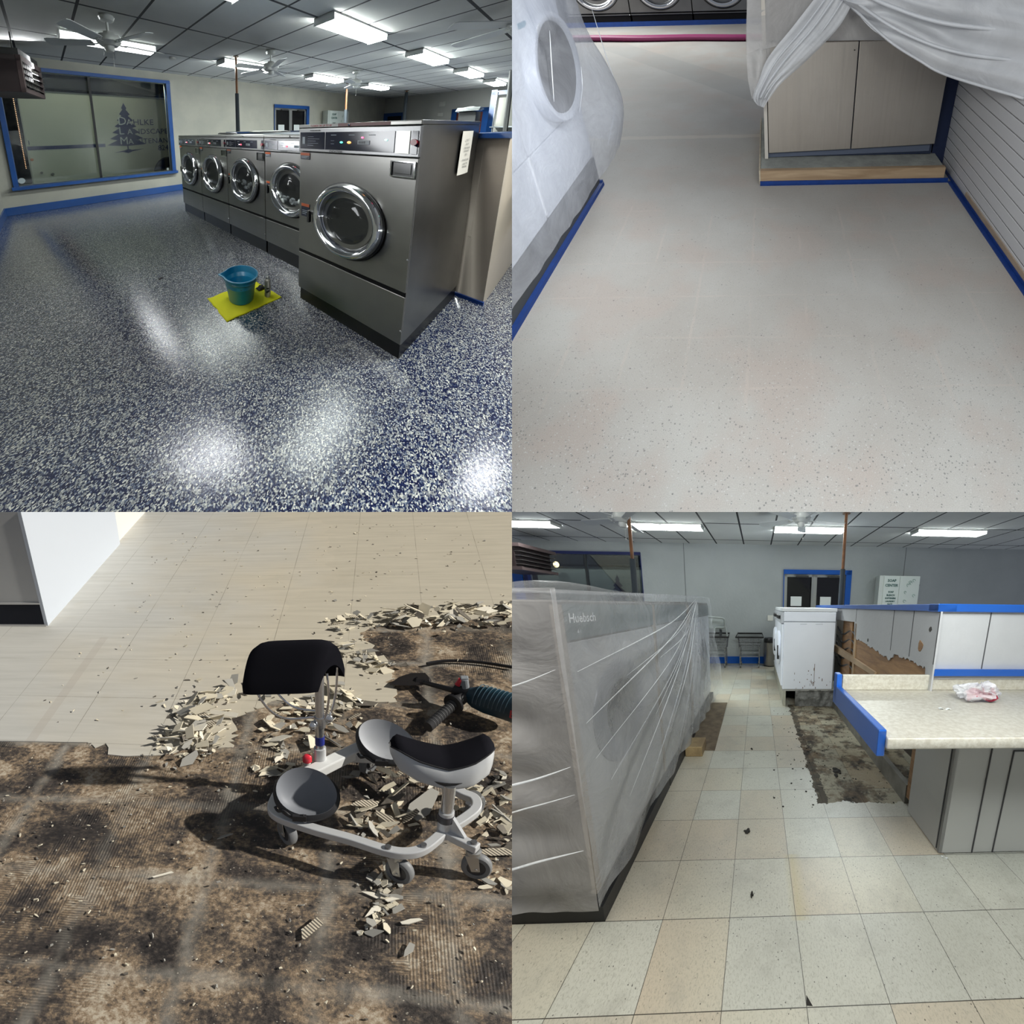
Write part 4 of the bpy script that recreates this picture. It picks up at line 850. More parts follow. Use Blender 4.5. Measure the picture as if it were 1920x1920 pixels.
zones = [
 ('left', [(0.81, -0.481), (0.663, -0.606), (0.604, -0.809), (0.616, -0.923), (0.72, -1.02), (0.785, -1.0), (0.843, -0.908), (0.814, -0.674)], 62, .030, .075, 'vinyl tile shard in the heap left of the black pad', 'shards in the heap left of the rolling seat'),
 ('mid', [(1.004, -1.0), (0.911, -1.06), (1.112, -1.076), (1.332, -1.026), (1.728, -1.079), (1.74, -1.34), (1.62, -1.26), (1.412, -1.021), (1.247, -1.261), (1.30, -1.33), (1.451, -1.29), (1.40, -1.1)], 66, .026, .035, 'vinyl tile shard scattered under and around the rolling seat frame', 'shards under the rolling seat'),
 ('top', [(1.113, 0.072), (1.316, 0.157), (1.659, 0.243), (1.95, 0.272), (1.95, 0.002), (1.642, -0.002), (1.35, 0.0), (1.152, -0.05)], 74, .032, .055, 'vinyl tile shard in the long heap along the torn edge at the top', 'shards in the long heap behind the tool'),
 ('topb', [(1.152, -0.09), (1.25, -.15), (1.403, -0.35), (1.35, -.42), (1.2, -.25), (1.1, -.2)], 26, .028, .03, 'vinyl tile shard beside the right end of the black pad', 'shards right of the black pad'),
 ('ctr', [(1.0, -0.664), (1.21, -0.506), (1.308, -0.615), (1.3, -0.80), (1.161, -0.891), (1.037, -.98), (.95, -.8)], 40, .030, .03, 'vinyl tile shard in the patch behind the pad post', 'shards behind the pad post'),
 ('small', [(1.339, -1.504), (1.392, -1.48), (1.397, -1.571), (1.347, -1.636)], 18, .018, .016, 'tile chip in the small heap before the front caster', 'chips before the front caster'),
 ('right', [(1.62, -1.05), (1.85, -.95), (1.85, -1.5), (1.62, -1.5)], 14, .020, .01, 'tile chip at the right edge beside the rear caster', 'chips at the right edge')]
total = 0; rs = random.Random(21)
for zn, P, cnt, sz, hh, lb, gp in zones:
    xs = [p[0] for p in P]; ys = [p[1] for p in P]; cx_, cy_ = sum(xs) / len(xs), sum(ys) / len(ys); k = 0
    while k < cnt:
        p = (rs.uniform(min(xs), max(xs)), rs.uniform(min(ys), max(ys)))
        if not inside(p, P): continue
        dd = math.hypot((p[0] - cx_) / (max(xs) - min(xs)), (p[1] - cy_) / (max(ys) - min(ys))); z = hh * max(.05, 1 - 1.8 * dd) * rs.uniform(.1, 1)
        s = sz * rs.uniform(.4, 1.3); az = rs.gauss(.75, .5) if zn in ('left',) else (rs.gauss(-.35, .6) if zn in ('ctr', 'topb') else rs.gauss(.1, .8))
        m = lift(shard(rs, p, s, z, .42 if hh > .02 else .15, az, rs.uniform(1.05, 2.0), rs.uniform(-2, 2)), -.002)
        q = rs.random(); mt = cream if q < .52 else white if q < .68 else grey if q < .84 else darkb if q < .93 else ridge.m
        ww = ('cream', 'pale', 'grey', 'dark-backed', 'striped-back')[0 if q < .52 else 1 if q < .68 else 2 if q < .84 else 3 if q < .93 else 4]; sz_ = 'small' if s < sz * .65 else 'large' if s > sz * 1.0 else 'medium'
        if solo('tile_shard', m, mt, sz_ + ' ' + ww + ' ' + lb, 'tile shard', gp + ', ' + sz_ + ' ' + ww): total += 1
        k += 1
# a few that stand out
for i, (p, s, az, el, mt, lb) in enumerate((((1.42, .10), .075, .05, 1.5, cream, 'largest cream slab of vinyl lying on the long heap at the top'), ((1.66, .10), .060, .2, 1.1, cream, 'cream vinyl slab at the right part of the long heap'), ((1.47, -1.19), .062, 1.1, 1.5, grey, 'long grey tile piece lying between the saddle post and the frame rail'), ((1.66, -1.36), .04, .05, 2.0, ridge.m, 'striped back of a tile piece right of the saddle'), ((1.30, -.62), .04, 0, 1.3, darkb, 'dark oval mastic scrap on the torn tile tongue'), ((1.197, -1.665), .034, .9, 1.7, ridge.m, 'ribbed tan adhesive fragment lying alone in the foreground'), ((1.43, -1.62), .016, .3, 2, white, 'thin pale chip right of the ribbed fragment'), ((1.425, -1.70), .02, 1.2, 1.8, grey, 'grey sliver at the lower right of the ribbed fragment'), ((.80, -1.52), .018, .5, 2.4, white, 'white paper-thin flake lying alone at the left foreground'))):
    solo('tile_piece', lift(shard(rs, p, s, .004, .06, az, el, 1), -.002), mt, lb, 'tile piece')
m = MB(); rr = random.Random(31)
for i in range(2300):
    if i < 1700:
        _, P, *_r = zones[rr.randint(0, 6)]; xs = [p[0] for p in P]; ys = [p[1] for p in P]; p = (rr.uniform(min(xs) - .04, max(xs) + .04), rr.uniform(min(ys) - .04, max(ys) + .04)); s = rr.uniform(.003, .010) if i % 3 else rr.uniform(.010, .022)
    elif i < 2050: p = (rr.uniform(.2, 1.8), rr.uniform(-1.9, -.9)); s = rr.uniform(.002, .006)
    else: p = (rr.uniform(0.1, 1.9), rr.uniform(-.9, 1.4)); s = rr.uniform(.002, .006)
    if i < 1450 and not inside(p, P): continue
    if .25 < p[0] < .6 and -1.1 < p[1] < -.92 and rr.random() < .8: continue
    q = shard(rr, p, s, .001 if i % 3 else rr.uniform(0, .02), .3, None, rr.uniform(1, 1.9)); lift(q, -.002 if p[1] < -.9 else .0005); o_ = len(m.v); m.v += q.v; m.f += [[a + o_ for a in f] for f in q.f]; m.mi += [rr.choice((0, 0, 1, 2))] * len(q.f)
solo('tile_crumbs', m, [cream, grey, darkb], 'fine crumbs of broken vinyl tile scattered over the floor', 'crumbs', kind='stuff')
# ---- rolling kneeling seat
al = mat('silver painted frame', (.60, .61, .62), .38, .35); alu = mat('bright tube', (.62, .63, .65), .22, .9); blk = mat('black foam cover', (.007, .007, .010), .9, spec=.1); rub = mat('black rubber', (.015, .015, .017), .6); cupg = mat('grey foam', (.17, .18, .20), .6)
t = thing('kneeling_seat', 'rolling kneeling seat with a black chest pad, two knee cups and a grey saddle', 'rolling seat', (1.35, -1.3, 0))
def smooth(L, n=6):
    L = [Vector(p) for p in L]; out = []
    for i in range(len(L) - 1):
        p0 = L[max(i - 1, 0)]; p1 = L[i]; p2 = L[i + 1]; p3 = L[min(i + 2, len(L) - 1)]
        for k in range(n):
            f = k / n; out.append(.5 * ((2 * p1) + (p2 - p0) * f + (2 * p0 - 5 * p1 + 4 * p2 - p3) * f * f + (3 * p1 - p0 - 3 * p2 + p3) * f ** 3))
    return out + [L[-1]]
m = MB(); m.bar(smooth([(1.10, -1.21, .10), (1.07, -1.30, .10), (1.078, -1.365, .10), (1.172, -1.413, .10), (1.276, -1.448, .10), (1.362, -1.482, .10), (1.415, -1.489, .10), (1.458, -1.468, .10), (1.508, -1.405, .10)]), .026, .020); rail = build('side_rail', m, al, t, bevel=.003)
m = MB(); a_ = Vector((1.215, -1.4395, .0999)); b_ = Vector((1.305, -1.4705, .0999)); m.hexa([a_ + Vector((0, 0, -.008)), b_ + Vector((0, .0, -.008)), b_ + Vector((.001, .004, -.008)), a_ + Vector((.001, .004, -.008)), a_ + Vector((0, 0, .006)), b_ + Vector((0, 0, .006)), b_ + Vector((.001, .004, .006)), a_ + Vector((.001, .004, .006))]); build('rail_sticker', m, mat('yellow sticker', (.52, .50, .02), .5), rail)
m = MB(); m.bar(smooth([(1.508, -1.40, .10), (1.556, -1.355, .10), (1.595, -1.305, .10), (1.594, -1.262, .10), (1.560, -1.236, .10), (1.50, -1.17, .10), (1.44, -1.09, .10), (1.37, -1.05, .10)]), .026, .020); build('side_rail', m, al, t, bevel=.003)
m = MB(); m.bar([(1.105, -1.235, .105), (1.154, -1.196, .112), (1.225, -1.125, .112), (1.30, -1.055, .112), (1.34, -1.02, .11)], .042, .030); cb = build('cross_beam', m, mat('pale cross beam', (.72, .73, .72), .4, .1), t, bevel=.004)
m = MB(); m.hexa([(1.245, -1.110, .095), (1.34, -1.09, .08), (1.36, -1.05, .08), (1.285, -1.055, .095), (1.245, -1.110, .128), (1.34, -1.09, .10), (1.36, -1.05, .10), (1.285, -1.055, .128)]); build('beam_bracket', m, al, cb, bevel=.003)
m = MB(); m.bar([(1.508, -1.40, .10), (1.545, -1.43, .10), (1.585, -1.458, .10)], .026, .020); build('rear_arm', m, al, t, bevel=.003)
m = MB(); m.prism([(1.515, -1.405, .105), (1.555, -1.436, .112), (1.515, -1.405, .165)], (.006, .007, 0)); build('gusset', m, al, t)
for p in ((1.37, -1.484), (1.455, -1.470), (1.575, -1.450), (1.575, -1.30), (1.16, -1.40)): build('rail_bolt', MB().cyl((p[0], p[1], .108), (p[0], p[1], .116), .008, n=10), mat('bolt', (.25, .25, .26), .3, .8), t)
sp = (1.510, -1.398)
m = MB(); m.cyl((*sp, .085), (*sp, .165), .019, n=20); build('post_sleeve', m, al, t); build('seat_post', MB().cyl((*sp, .16), (*sp, .245), .0155, n=20), alu, t)
build('post_clamp', MB().cyl((*sp, .135), (*sp, .155), .0205, n=20), mat('dark label', (.05, .05, .06), .4), t)
def saddle(t0, zoff, rim):
    ax = [Vector((1.368, -1.300, 0)), Vector((1.43, -1.325, 0)), Vector((1.50, -1.335, 0)), Vector((1.56, -1.325, 0)), Vector((1.617, -1.288, 0))]; hw = [.044, .064, .070, .068, .050]; top = [.314, .298, .286, .300, .316]; bot = [.252, .228, .216, .220, .240]
    rs_ = []
    for i, p in enumerate(smooth(ax, 5)):
        f = i / 20 * 4; k = min(int(f), 3); g = f - k; ip = lambda L: L[k] + (L[k + 1] - L[k]) * (g * g * (3 - 2 * g)) if False else L[k] + (L[k + 1] - L[k]) * g
        h_, tz, bz = ip(hw), ip(top), ip(bot); d = Vector((.95, .10, 0)).normalized(); s = Vector((-d.y, d.x, 0)); ring = []
        for a in range(20):
            th = 2 * math.pi * a / 20; cc, ss = math.cos(th), math.sin(th); E_ = min(1, (i + .5) / 2.5, (20 - i + .5) / 2.5) ** .6; cc = math.copysign(abs(cc) ** .5, cc); ss = math.copysign(abs(ss) ** .6, ss)
            zc = (tz + bz) / 2; ring.append(p + s * h_ * E_ * cc * (1 if ss > -.5 else .92) + Vector((0, 0, zc + (tz - bz) / 2 * E_ * ss - .010 * abs(cc) ** 3 * (ss > 0))))
        rs_.append(ring)
    return rs_
rg = saddle(0, 0, 0); silver = mat('silver vinyl', (.46, .47, .48), .36, .1)
m = MB(); m.rings(rg); sd = build('saddle', m, silver, t, smooth=180)
m = MB(); top = [[p + Vector((0, 0, .0035)) for p in r[1:8]] for r in rg]; m.rings(top, loop=False); build('saddle_cover', m, blk, sd, smooth=180)
m = MB(); m.tube([r[1] + Vector((0, 0, .004)) for r in rg] , .0022, 6); m.tube([r[7] + Vector((0, 0, .004)) for r in rg], .0022, 6); build('piping', m, rub, sd)
m = MB(); m.lathe([(.001, 0), (.035, 0), (.055, .012), (.058, .022), (.001, .022)], (1.508, -1.36, .232), n=28, sc=(1.1, .8)); build('saddle_base', m, rub, sd)
def cup(c, rx, ry, base, dz, yaw):
    c = Vector(c); rows = []; N = 40
    def rim(a): return dz * (.30 + .70 * (.5 + .5 * math.cos(a - yaw)) ** 1.2)
    def layer(off):
        out = []
        for i in range(9):
            f = i / 8; ph = f * math.pi / 2; ring = []
            for k in range(N):
                a = 2 * math.pi * k / N; h = rim(a); r_ = max(.01, math.sin(ph) ** .8)
                ring.append(c + Vector(((rx - off) * r_ * math.cos(a), (ry - off) * r_ * math.sin(a), base + off + (h - off * .2) * (1 - math.cos(ph)) ** 1.0)))
            out.append(ring)
        return out
    o_, i_ = layer(0), layer(.009)
    return o_, i_
for i, (c, yw, lb) in enumerate((((1.160, -1.345, 0), 1.9, None), ((1.365, -1.088, 0), 2.3, None))):
    o_, i_ = cup(c, .088, .070, .100, .092, yw)
    m = MB(); m.rings(o_ + [i_[-1]], cap=False); kc = build('knee_cup', m, rub, t, smooth=70)
    m = MB(); m.rings([[p + Vector((0, 0, .0006)) for p in r] for r in reversed(i_)], cap=False); build('cup_liner', m, mat('grey foam' + ('' if i == 0 else ' light'), (.17, .18, .20) if i == 0 else (.30, .31, .33), .6), kc, smooth=70)
    m = MB(); a0 = 3.6; m.tube([Vector(c) + Vector((.089 * math.cos(a0 + k * .1), .069 * math.sin(a0 + k * .1), .135 - .006 * math.sin(k))) for k in range(12)], .004, 6); m.box((c[0] - .03, c[1] - .075, .125), (c[0] + .005, c[1] - .064, .141)); build('strap', m, rub, kc)
fp = (1.180, -1.140)
build('pad_post', MB().cyl((*fp, .12), (*fp, .40), .0125, n=18), alu, t); build('pad_post_sleeve', MB().cyl((*fp, .115), (*fp, .165), .0175, n=18), al, t)
m = MB(); m.cyl((*fp, .178), (*fp, .205), .0135, n=18); build('post_label', m, mat('blue label', (.02, .03, .22), .4), t)
m = MB(); m.cyl((fp[0] - .035, fp[1] - .015, .128), (fp[0] - .035, fp[1] - .015, .142), .0135, .0135, n=14); m.ball((fp[0] - .035, fp[1] - .015, .142), (.0135, .0135, .008), 12); build('red_knob', m, mat('red plastic', (.62, .03, .05), .35), t)
m = MB(); m.cyl((fp[0] - .035, fp[1] - .015, .11), (fp[0] - .035, fp[1] - .015, .129), .010, n=12); build('knob_stem', m, mat('white plastic', (.6, .6, .58), .4), t)
m = MB(); m.cyl((fp[0] - .024, fp[1] - .01, .252), (fp[0] + .024, fp[1] + .012, .252), .006, n=10); m.ball((fp[0] + .024, fp[1] + .01, .256), .013, 12); m.ball((fp[0] - .018, fp[1] - .018, .248), .011, 12); m.cyl((*fp, .235), (*fp, .268), .0165, n=16); build('pivot_clamp', m, alu, t)
for L in ([(.995, -1.165, .40), (1.035, -1.16, .31), (1.085, -1.15, .265), (1.165, -1.135, .262)], [(1.03, -1.14, .40), (1.07, -1.135, .33), (1.11, -1.13, .29), (1.17, -1.13, .28)], [(1.225, -1.10, .40), (1.222, -1.105, .33), (1.21, -1.12, .27), (1.19, -1.13, .25)], [(1.20, -1.135, .40), (1.205, -1.14, .33), (1.198, -1.145, .28), (1.185, -1.15, .255)]):
    m = MB(); m.tube(smooth(L, 5), .0032, 8); build('wire_bracket', m, mat('chrome wire', (.7, .7, .72), .12, 1), t)
def pad():
    L0 = Vector((1.014, -1.150, 0)); L1 = Vector((1.212, -1.132, 0)); ws = Vector((.070, .092, 0)) * .78; rs_ = []
    for i in range(13):
        f = i / 12; c = L0.lerp(L1, f); e = 1 - .16 * abs(2 * f - 1) ** 7; ring = []
        for a in range(25):
            q = a / 24 * 2 - 1; ring.append(c + ws * q * e * .62 * 1.15 + Vector((0, 0, .388 + .108 * e * (1 - abs(q) ** 2.2))))
        for a in range(25):
            q = 1 - a / 24 * 2; ring.append(c + ws * q * e * .62 * 1.13 + Vector((0, 0, .365 + .065 * e * (1 - abs(q) ** 2.2))))
        rs_.append(ring)
    return rs_
m = MB(); m.rings(pad()); pd = build('chest_pad', m, blk, t, bevel=0, smooth=60)
def caster(x, y, yaw, rr_=.037):
    d = Vector((math.cos(yaw), math.sin(yaw), 0)); s = Vector((-d.y, d.x, 0)); c = Vector((x, y, rr_)) + d * .012
    m = MB(); m.lathe([(rr_ * .62, -.011), (rr_ * .9, -.012), (rr_, -.007), (rr_, .007), (rr_ * .9, .012), (rr_ * .62, .011)], c, s, 32, close=True); wl = build('caster_wheel', m, mat('grey tyre', (.16, .165, .17), .5), t, smooth=50)
    m = MB(); m.lathe([(.001, -.010), (rr_ * .63, -.009), (rr_ * .63, .009), (.001, .010)], c, s, 24); build('wheel_hub', m, mat('dark hub', (.03, .03, .035), .5), wl)
    m = MB(); top = Vector((x, y, .083))
    for q in (-1, 1):
        a = c + s * .015 * q; b = top + s * .015 * q + Vector((0, 0, -.006)); m.prism([a - d * .010 + Vector((0, 0, -.008)), a + d * .010 + Vector((0, 0, -.004)), b + d * .014, b - d * .018], s * .002 * q)
    m.cyl(top + Vector((0, 0, -.008)), top + Vector((0, 0, .004)), .019, n=18); m.cyl(c - s * .019, c + s * .019, .004, n=8); build('caster_fork', m, mat('zinc', (.48, .48, .47), .3, .8), wl)
for a in ((1.100, -1.350, -.9), (1.392, -1.478, -.5), (1.578, -1.448, -.2), (1.600, -1.225, .9), (1.31, -1.03, .9)): caster(*a)
# ---- demolition hammer with a wide scraper blade
t = thing('scraping_hammer', 'dark blue electric hammer with a wide scraper blade lying on the debris', 'power tool', (1.65, -.65, 0)); bl = mat('tool blue', (.008, .035, .055), .45); bk_ = mat('tool black', (.012, .012, .014), .5)
A0 = Vector((1.612, -.628, .062)); A1 = Vector((1.90, -.83, .075)); d = (A1 - A0).normalized(); s = Vector((-d.y, d.x, 0)).normalized(); up = Vector((0, 0, 1))
prof = [(.0, .016), (.03, .022), (.06, .036), (.10, .042), (.22, .044), (.34, .042)]
m = MB(); m.rings([[A0 + d * h + s * math.cos(q) * r_ + up * math.sin(q) * r_ * 1.05 for q in (2 * math.pi * k / 24 for k in range(24))] for h, r_ in prof]); bd = build('housing', m, bl, t, smooth=50)
m = MB(); m.cyl(A0 - d * .02, A0 + d * .035, .021, .026, n=20); build('tool_holder', m, bk_, t)
for k in range(9):
    c = A0 + d * (.070 + k * .014); m = MB(); m.tube([c + s * math.cos(q) * .0445 + up * math.sin(q) * .0455 for q in (math.pi * j / 12 for j in range(13))], .0017, 6); build('cooling_rib', m, mat('rib grey', (.05, .09, .12), .35), bd)
m = MB(); m.box((-.06, 0, -.014), (.06, .001, .014)); m.m = Matrix()
m = MB(); o_ = A0 + d * .20 - s * .0465 + up * (-.008); m.text('BOSCH', .038, o_, d, up, bold=.0008); build('maker_name', m, mat('name red', (.5, .02, .03), .4), bd)
m = MB(); m.cyl(A0 + d * .02 + up * .02, A0 + d * .012 + up * .052, .012, n=12); m.box(tuple(A0 + Vector((-.004, -.012, .03))), tuple(A0 + Vector((.022, .012, .058)))); build('lock_collar', m, mat('collar grey', (.22, .24, .26), .4), t, bevel=.003)
m = MB(); m.cyl(A0 + Vector((-.012, -.006, .030)), A0 + Vector((-.002, -.004, .052)), .010, .008, n=12); build('red_button', m, mat('red plastic', (.62, .03, .05), .35), t)
m = MB(); hb = Vector((1.590, -.690, .055)); he = Vector((1.502, -.797, .026)); m.cyl(A0 + d * .03 - up * .005, hb, .016, .024, n=16); m.cyl(hb, he, .0165, .0185, n=22); ag = build('auxiliary_handle', m, NT('diamond grip').set(col=(.030, .030, .032), rough=.5).m, t); build('grip_guard', MB().cyl(hb, hb + (he - hb) * .06, .036, n=22), bk_, t)
m = MB(); q = (he - hb).normalized()
for k in range(10): m.lathe([(.0182, 0), (.0192, .002), (.0182, .004)], hb + q * (.012 + k * .012), q, 22)
build('grip_ribs', m, mat('grip grey', (.07, .07, .072), .5), ag)
m = MB(); m.cyl((1.50, -.50, .026), A0, .0075, .0105, n=12); build('chisel_shaft', m, bk_, t)
m = MB(); m.prism([(1.382, -.496, .010), (1.452, -.515, .016), (1.512, -.508, .022), (1.524, -.475, .026), (1.508, -.442, .030), (1.46, -.438, .026), (1.415, -.455, .018)], (0, 0, .005)); m.hexa([(1.47, -.50, .02), (1.525, -.515, .02), (1.53, -.48, .025), (1.475, -.46, .025), (1.475, -.49, .034), (1.52, -.503, .038), (1.52, -.485, .040), (1.48, -.475, .036)]); build('scraper_blade', m, mat('dark steel', (.06, .055, .055), .35, .7), t, bevel=.002)
m = MB(); m.tube(smooth([(1.52, -.33, .012), (1.60, -.30, .010), (1.72, -.31, .010), (1.85, -.35, .010), (1.98, -.36, .01)], 8), .006, 8); solo('black_strand', m, bk_, 'thin black cord lying on the stripped floor behind the hammer', 'strand')  # black tube laid along the dark band behind the hammer
# ---- sunlight
sl = bpy.data.lights.new('sun', 'SUN'); sl.energy = 6.0; sl.angle = math.radians(.8); sl.color = (1, .96, .88); so = bpy.data.objects.new('sun', sl); R.col.objects.link(so)
so.rotation_euler = (R.M.to_3x3() @ Vector((-.995, .094, -.66))).to_track_quat('-Z', 'Y').to_euler(); so.location = W((2, -1, 2)); so.light_linking.receiver_collection = R.col; so.light_linking.blocker_collection = R.col
# =================================================================== 4. old tiled laundry before the work (lower right)
room('tiled')
def old_tiles():
    t = NT('old speckled tile'); x = t.sep(0); y = t.sep(1)
    g = t.math('MAXIMUM', t.line(0, 0, .3048, .0024), t.line(1, 0, .3048, .0028))
    fl = t.new('ShaderNodeVectorMath', operation='FLOOR'); t.put(fl.inputs[0], t.shift((.5, .5, .5), t.scale((1 / .3048, 1 / .3048, 0), t.shift((-.1524, -.1524, 0)))))
    wn = t.new('ShaderNodeTexWhiteNoise', noise_dimensions='3D'); t.put(wn.inputs['Vector'], fl.outputs[0]); r = wn.outputs['Value']
    near = t.math('SUBTRACT', r, t.math('MULTIPLY', x, .33))
    c = t.ramp(near, [(0, (.52, .525, .47)), (.35, (.56, .555, .48)), (.5, (.56, .53, .43)), (.65, (.53, .46, .355)), (1, (.53, .49, .40))])
    c = t.mix(t.ramp(t.noise(2.2, 3), [(.4, 0), (.65, .3)]), c, (.42, .43, .38))
    st = t.noise((150, 85, 10), 5, .75, dist=.6); c = t.mix(t.ramp(st, [(.50, 0), (.66, .55)]), c, (.22, .215, .17)); c = t.mix(t.ramp(t.noise(3.1, 6, .7, c=t.shift((7, 3, 1))), [(.50, 0), (.70, .5)]), c, (.30, .29, .25))
    sp = t.math('MULTIPLY', t.math('GREATER_THAN', t.sep(0, t.vor(120, out='Color')), .965), t.math('LESS_THAN', t.vor(120), .3)); c = t.mix(t.math('MULTIPLY', sp, .8), c, (.05, .045, .04))
    ye = t.math('MULTIPLY', t.ramp(t.math('ABSOLUTE', t.math('SUBTRACT', x, .02)), [(0, .42), (.055, 0)]), t.math('MULTIPLY', t.math('LESS_THAN', y, .33), t.math('GREATER_THAN', y, -.02))); c = t.mix(ye, c, (.50, .42, .18))
    # dirt: the patch where machines stood
    wob = t.math('MULTIPLY', t.math('SUBTRACT', t.noise(7, 5, .7), .5), .16)
    xa = t.math('ADD', x, wob); ya = t.math('ADD', y, wob)
    area = t.math('MULTIPLY', t.math('MULTIPLY', t.math('GREATER_THAN', xa, .27), t.math('GREATER_THAN', ya, .76)), t.math('LESS_THAN', y, 2.85))
    dn = t.noise(5, 7, .72, dist=1); dirt = t.ramp(t.noise(4.2, 8, .72), [(.40, .97), (.47, .75), (.53, .10)])
    c = t.mix(t.math('MULTIPLY', area, .8), c, t.mix(1, c, (.74, .68, .56), 'MULTIPLY'))
    bl_ = t.math('MULTIPLY', t.math('LESS_THAN', t.math('ABSOLUTE', t.math('SUBTRACT', xa, .30)), .05), area); c = t.mix(t.math('MULTIPLY', bl_, .85), c, (.03, .024, .018))
    c = t.mix(t.math('MULTIPLY', area, dirt), c, t.mix(t.ramp(t.noise(9, 5), [(.4, 0), (.6, 1)]), (.014, .011, .010), (.15, .105, .065)))
    sm = t.ramp(t.noise((5, 14, 5), 4, .6, c=t.shift((2, 9, 1)), dist=1.5), [(.60, 0), (.66, .75)]); c = t.mix(t.math('MULTIPLY', area, sm), c, (.42, .38, .29))
    spill = t.math('MULTIPLY', t.ramp(t.noise(9, 6, .75, c=t.shift((4, 4, 4))), [(.60, 0), (.68, .8)]), t.math('MULTIPLY', t.math('GREATER_THAN', y, .9), t.math('LESS_THAN', t.math('ABSOLUTE', t.math('SUBTRACT', x, .1)), .5)))
    c = t.mix(spill, c, (.07, .06, .05))
    t.set(col=t.mix(t.math('MULTIPLY', g, .9), c, (.035, .03, .025)), rough=t.math('ADD', .32, t.math('MULTIPLY', area, .5)), spec=.35); t.bump(t.math('SUBTRACT', t.math('MULTIPLY', st, .25), g), .0012)
    return t.m
struct('floor', MB().box((-1.9, -.75, -.06), (3.4, 5.765, 0)), old_tiles())
struct('ceiling', MB().box((-6.2, 1.6, 2.763), (7.0, 5.765, 2.80)), ceiling_mat('ceiling tile', -4.762, 4.155, (.66, .68, .68)))
Y = 5.765; gw = mat('grey painted block', (.36, .385, .395), .7, var=(1.5, (.33, .355, .365)), bump=(18, .004))
wx0, wx1, wz0, wz1 = -5.36, -2.81, .5, 2.49
m = MB(); m.box((-6.4, Y, 0), (wx0, Y + .14, 2.8)); m.box((wx1, Y, 0), (.42, Y + .14, 2.8)); m.box((wx0, Y, 0), (wx1, Y + .14, wz0)); m.box((wx0, Y, wz1), (wx1, Y + .14, 2.8)); m.box((1.98, Y, 0), (7, Y + .14, 2.8)); m.box((.42, Y, 2.22), (1.98, Y + .14, 2.8)); wl = struct('wall_window', m, gw)
m = MB(); m.box((-1.852, Y - .004, .2), (-1.842, Y, 2.763)); m.box((3.245, Y - .004, .2), (3.255, Y, 2.763)); build('expansion_joint', m, mat('joint', (.12, .13, .14), .8), wl)
blue = mat('blue gloss paint', (.010, .095, .42), .4, var=(2.2, (.008, .08, .37)))
struct('baseboard_window', MB().box((-6, Y - .02, .02), (.4, Y, .19)), blue)
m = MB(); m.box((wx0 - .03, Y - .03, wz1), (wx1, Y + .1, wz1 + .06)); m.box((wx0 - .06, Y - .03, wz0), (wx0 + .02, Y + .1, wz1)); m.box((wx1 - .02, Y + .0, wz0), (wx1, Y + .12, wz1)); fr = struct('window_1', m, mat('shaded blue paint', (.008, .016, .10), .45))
build('window_mullion', MB().box((-4.09, Y + .03, wz0), (-4.04, Y + .08, wz1)), mat('bronze mullion', (.05, .055, .06), .4, .5), fr)
m = MB(); m.box((wx0, Y + .055, wz0), (-4.09, Y + .061, wz1)); m.box((-4.04, Y + .055, wz0), (wx1, Y + .061, wz1)); build('window_pane', m, glass('shop window', (.42, .48, .52), .10, .01), fr)
struct('wall_backdrop', MB().box((-9, 10, -.5), (1, 10.1, 4)), mat('night backdrop', (.01, .011, .014), .9))  # dark sheet added as night backdrop beyond the glass
struct('trim_1', MB().box((-6, 6.44, 2.36), (-2.7, 6.56, 2.60)), mat('awning underside', (.012, .013, .016), .8))
delivery_van(6.6, -5.77, 2.335, -3.77, 1.20, 1, 'box truck with a fir tree emblem outside the window of the old tiled laundry')
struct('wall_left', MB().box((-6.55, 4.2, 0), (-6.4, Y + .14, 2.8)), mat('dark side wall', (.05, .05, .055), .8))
solo('window_trim', MB().box((-5.65, Y - .05, .5), (-5.45, Y - .01, 2.08)), blue, 'blue painted board beside the old laundry window, under the heater', 'trim board')
double_door(.42, 2.01, Y, 2.233, 0, '1')
soap_center(2.69, 3.52, Y, 1.30, 2.11, .80, 'white cabinet lettered SOAP CENTER on the grey wall')
t = thing('unit_heater', 'dark unit heater with louvres hanging at the left over the wrapped machines', 'heater', (-4.7, 4.7, 2)); mar = mat('heater brown', (.035, .022, .022), .5)
build('heater_case', MB().box((-5.2, 4.5, 2.0), (-4.56, 5.4, 2.46)), mar, t, bevel=.008); m = MB(); m.box((-5.2, 4.46, 2.0), (-4.43, 4.5, 2.06)); m.box((-5.2, 4.46, 2.40), (-4.43, 4.5, 2.46)); m.box((-4.56, 4.5, 2.0), (-4.43, 5.4, 2.05)); m.box((-4.56, 4.5, 2.40), (-4.43, 5.4, 2.46)); build('louvre_frame', m, mat('faded maroon', (.10, .07, .07), .5), t)
for i in range(4): build('louvre', MB().box((-4.56, 4.5, 2.10 + i * .075), (-4.44, 5.38, 2.107 + i * .075)), mat('louvre dark', (.10, .09, .09), .4), t)
solo('outside_light', MB().ball((-5.05, 6.3, 2.33), (.07, .04, .07), 12), mat('sodium lamp', (1, .7, .4), .5, em=((1, .62, .25), 14)), 'small glowing orange lamp outside the left end of the window', 'lamp')
for i, (x0, x1, lb) in enumerate(((-4.7, -3.40, 'ceiling light at the left cut by the edge of the tiled laundry'), (-2.26, -1.07, 'ceiling light behind the fan over the wrapped machines'), (.10, 1.26, 'ceiling light behind the fan in front of the entrance'), (2.46, 3.63, 'ceiling light over the half wall at the right'))):
    tube_light(x0 * 1.07, x1 * 1.07, 4.19, 4.46, 2.70, 2.762, lb, 30)
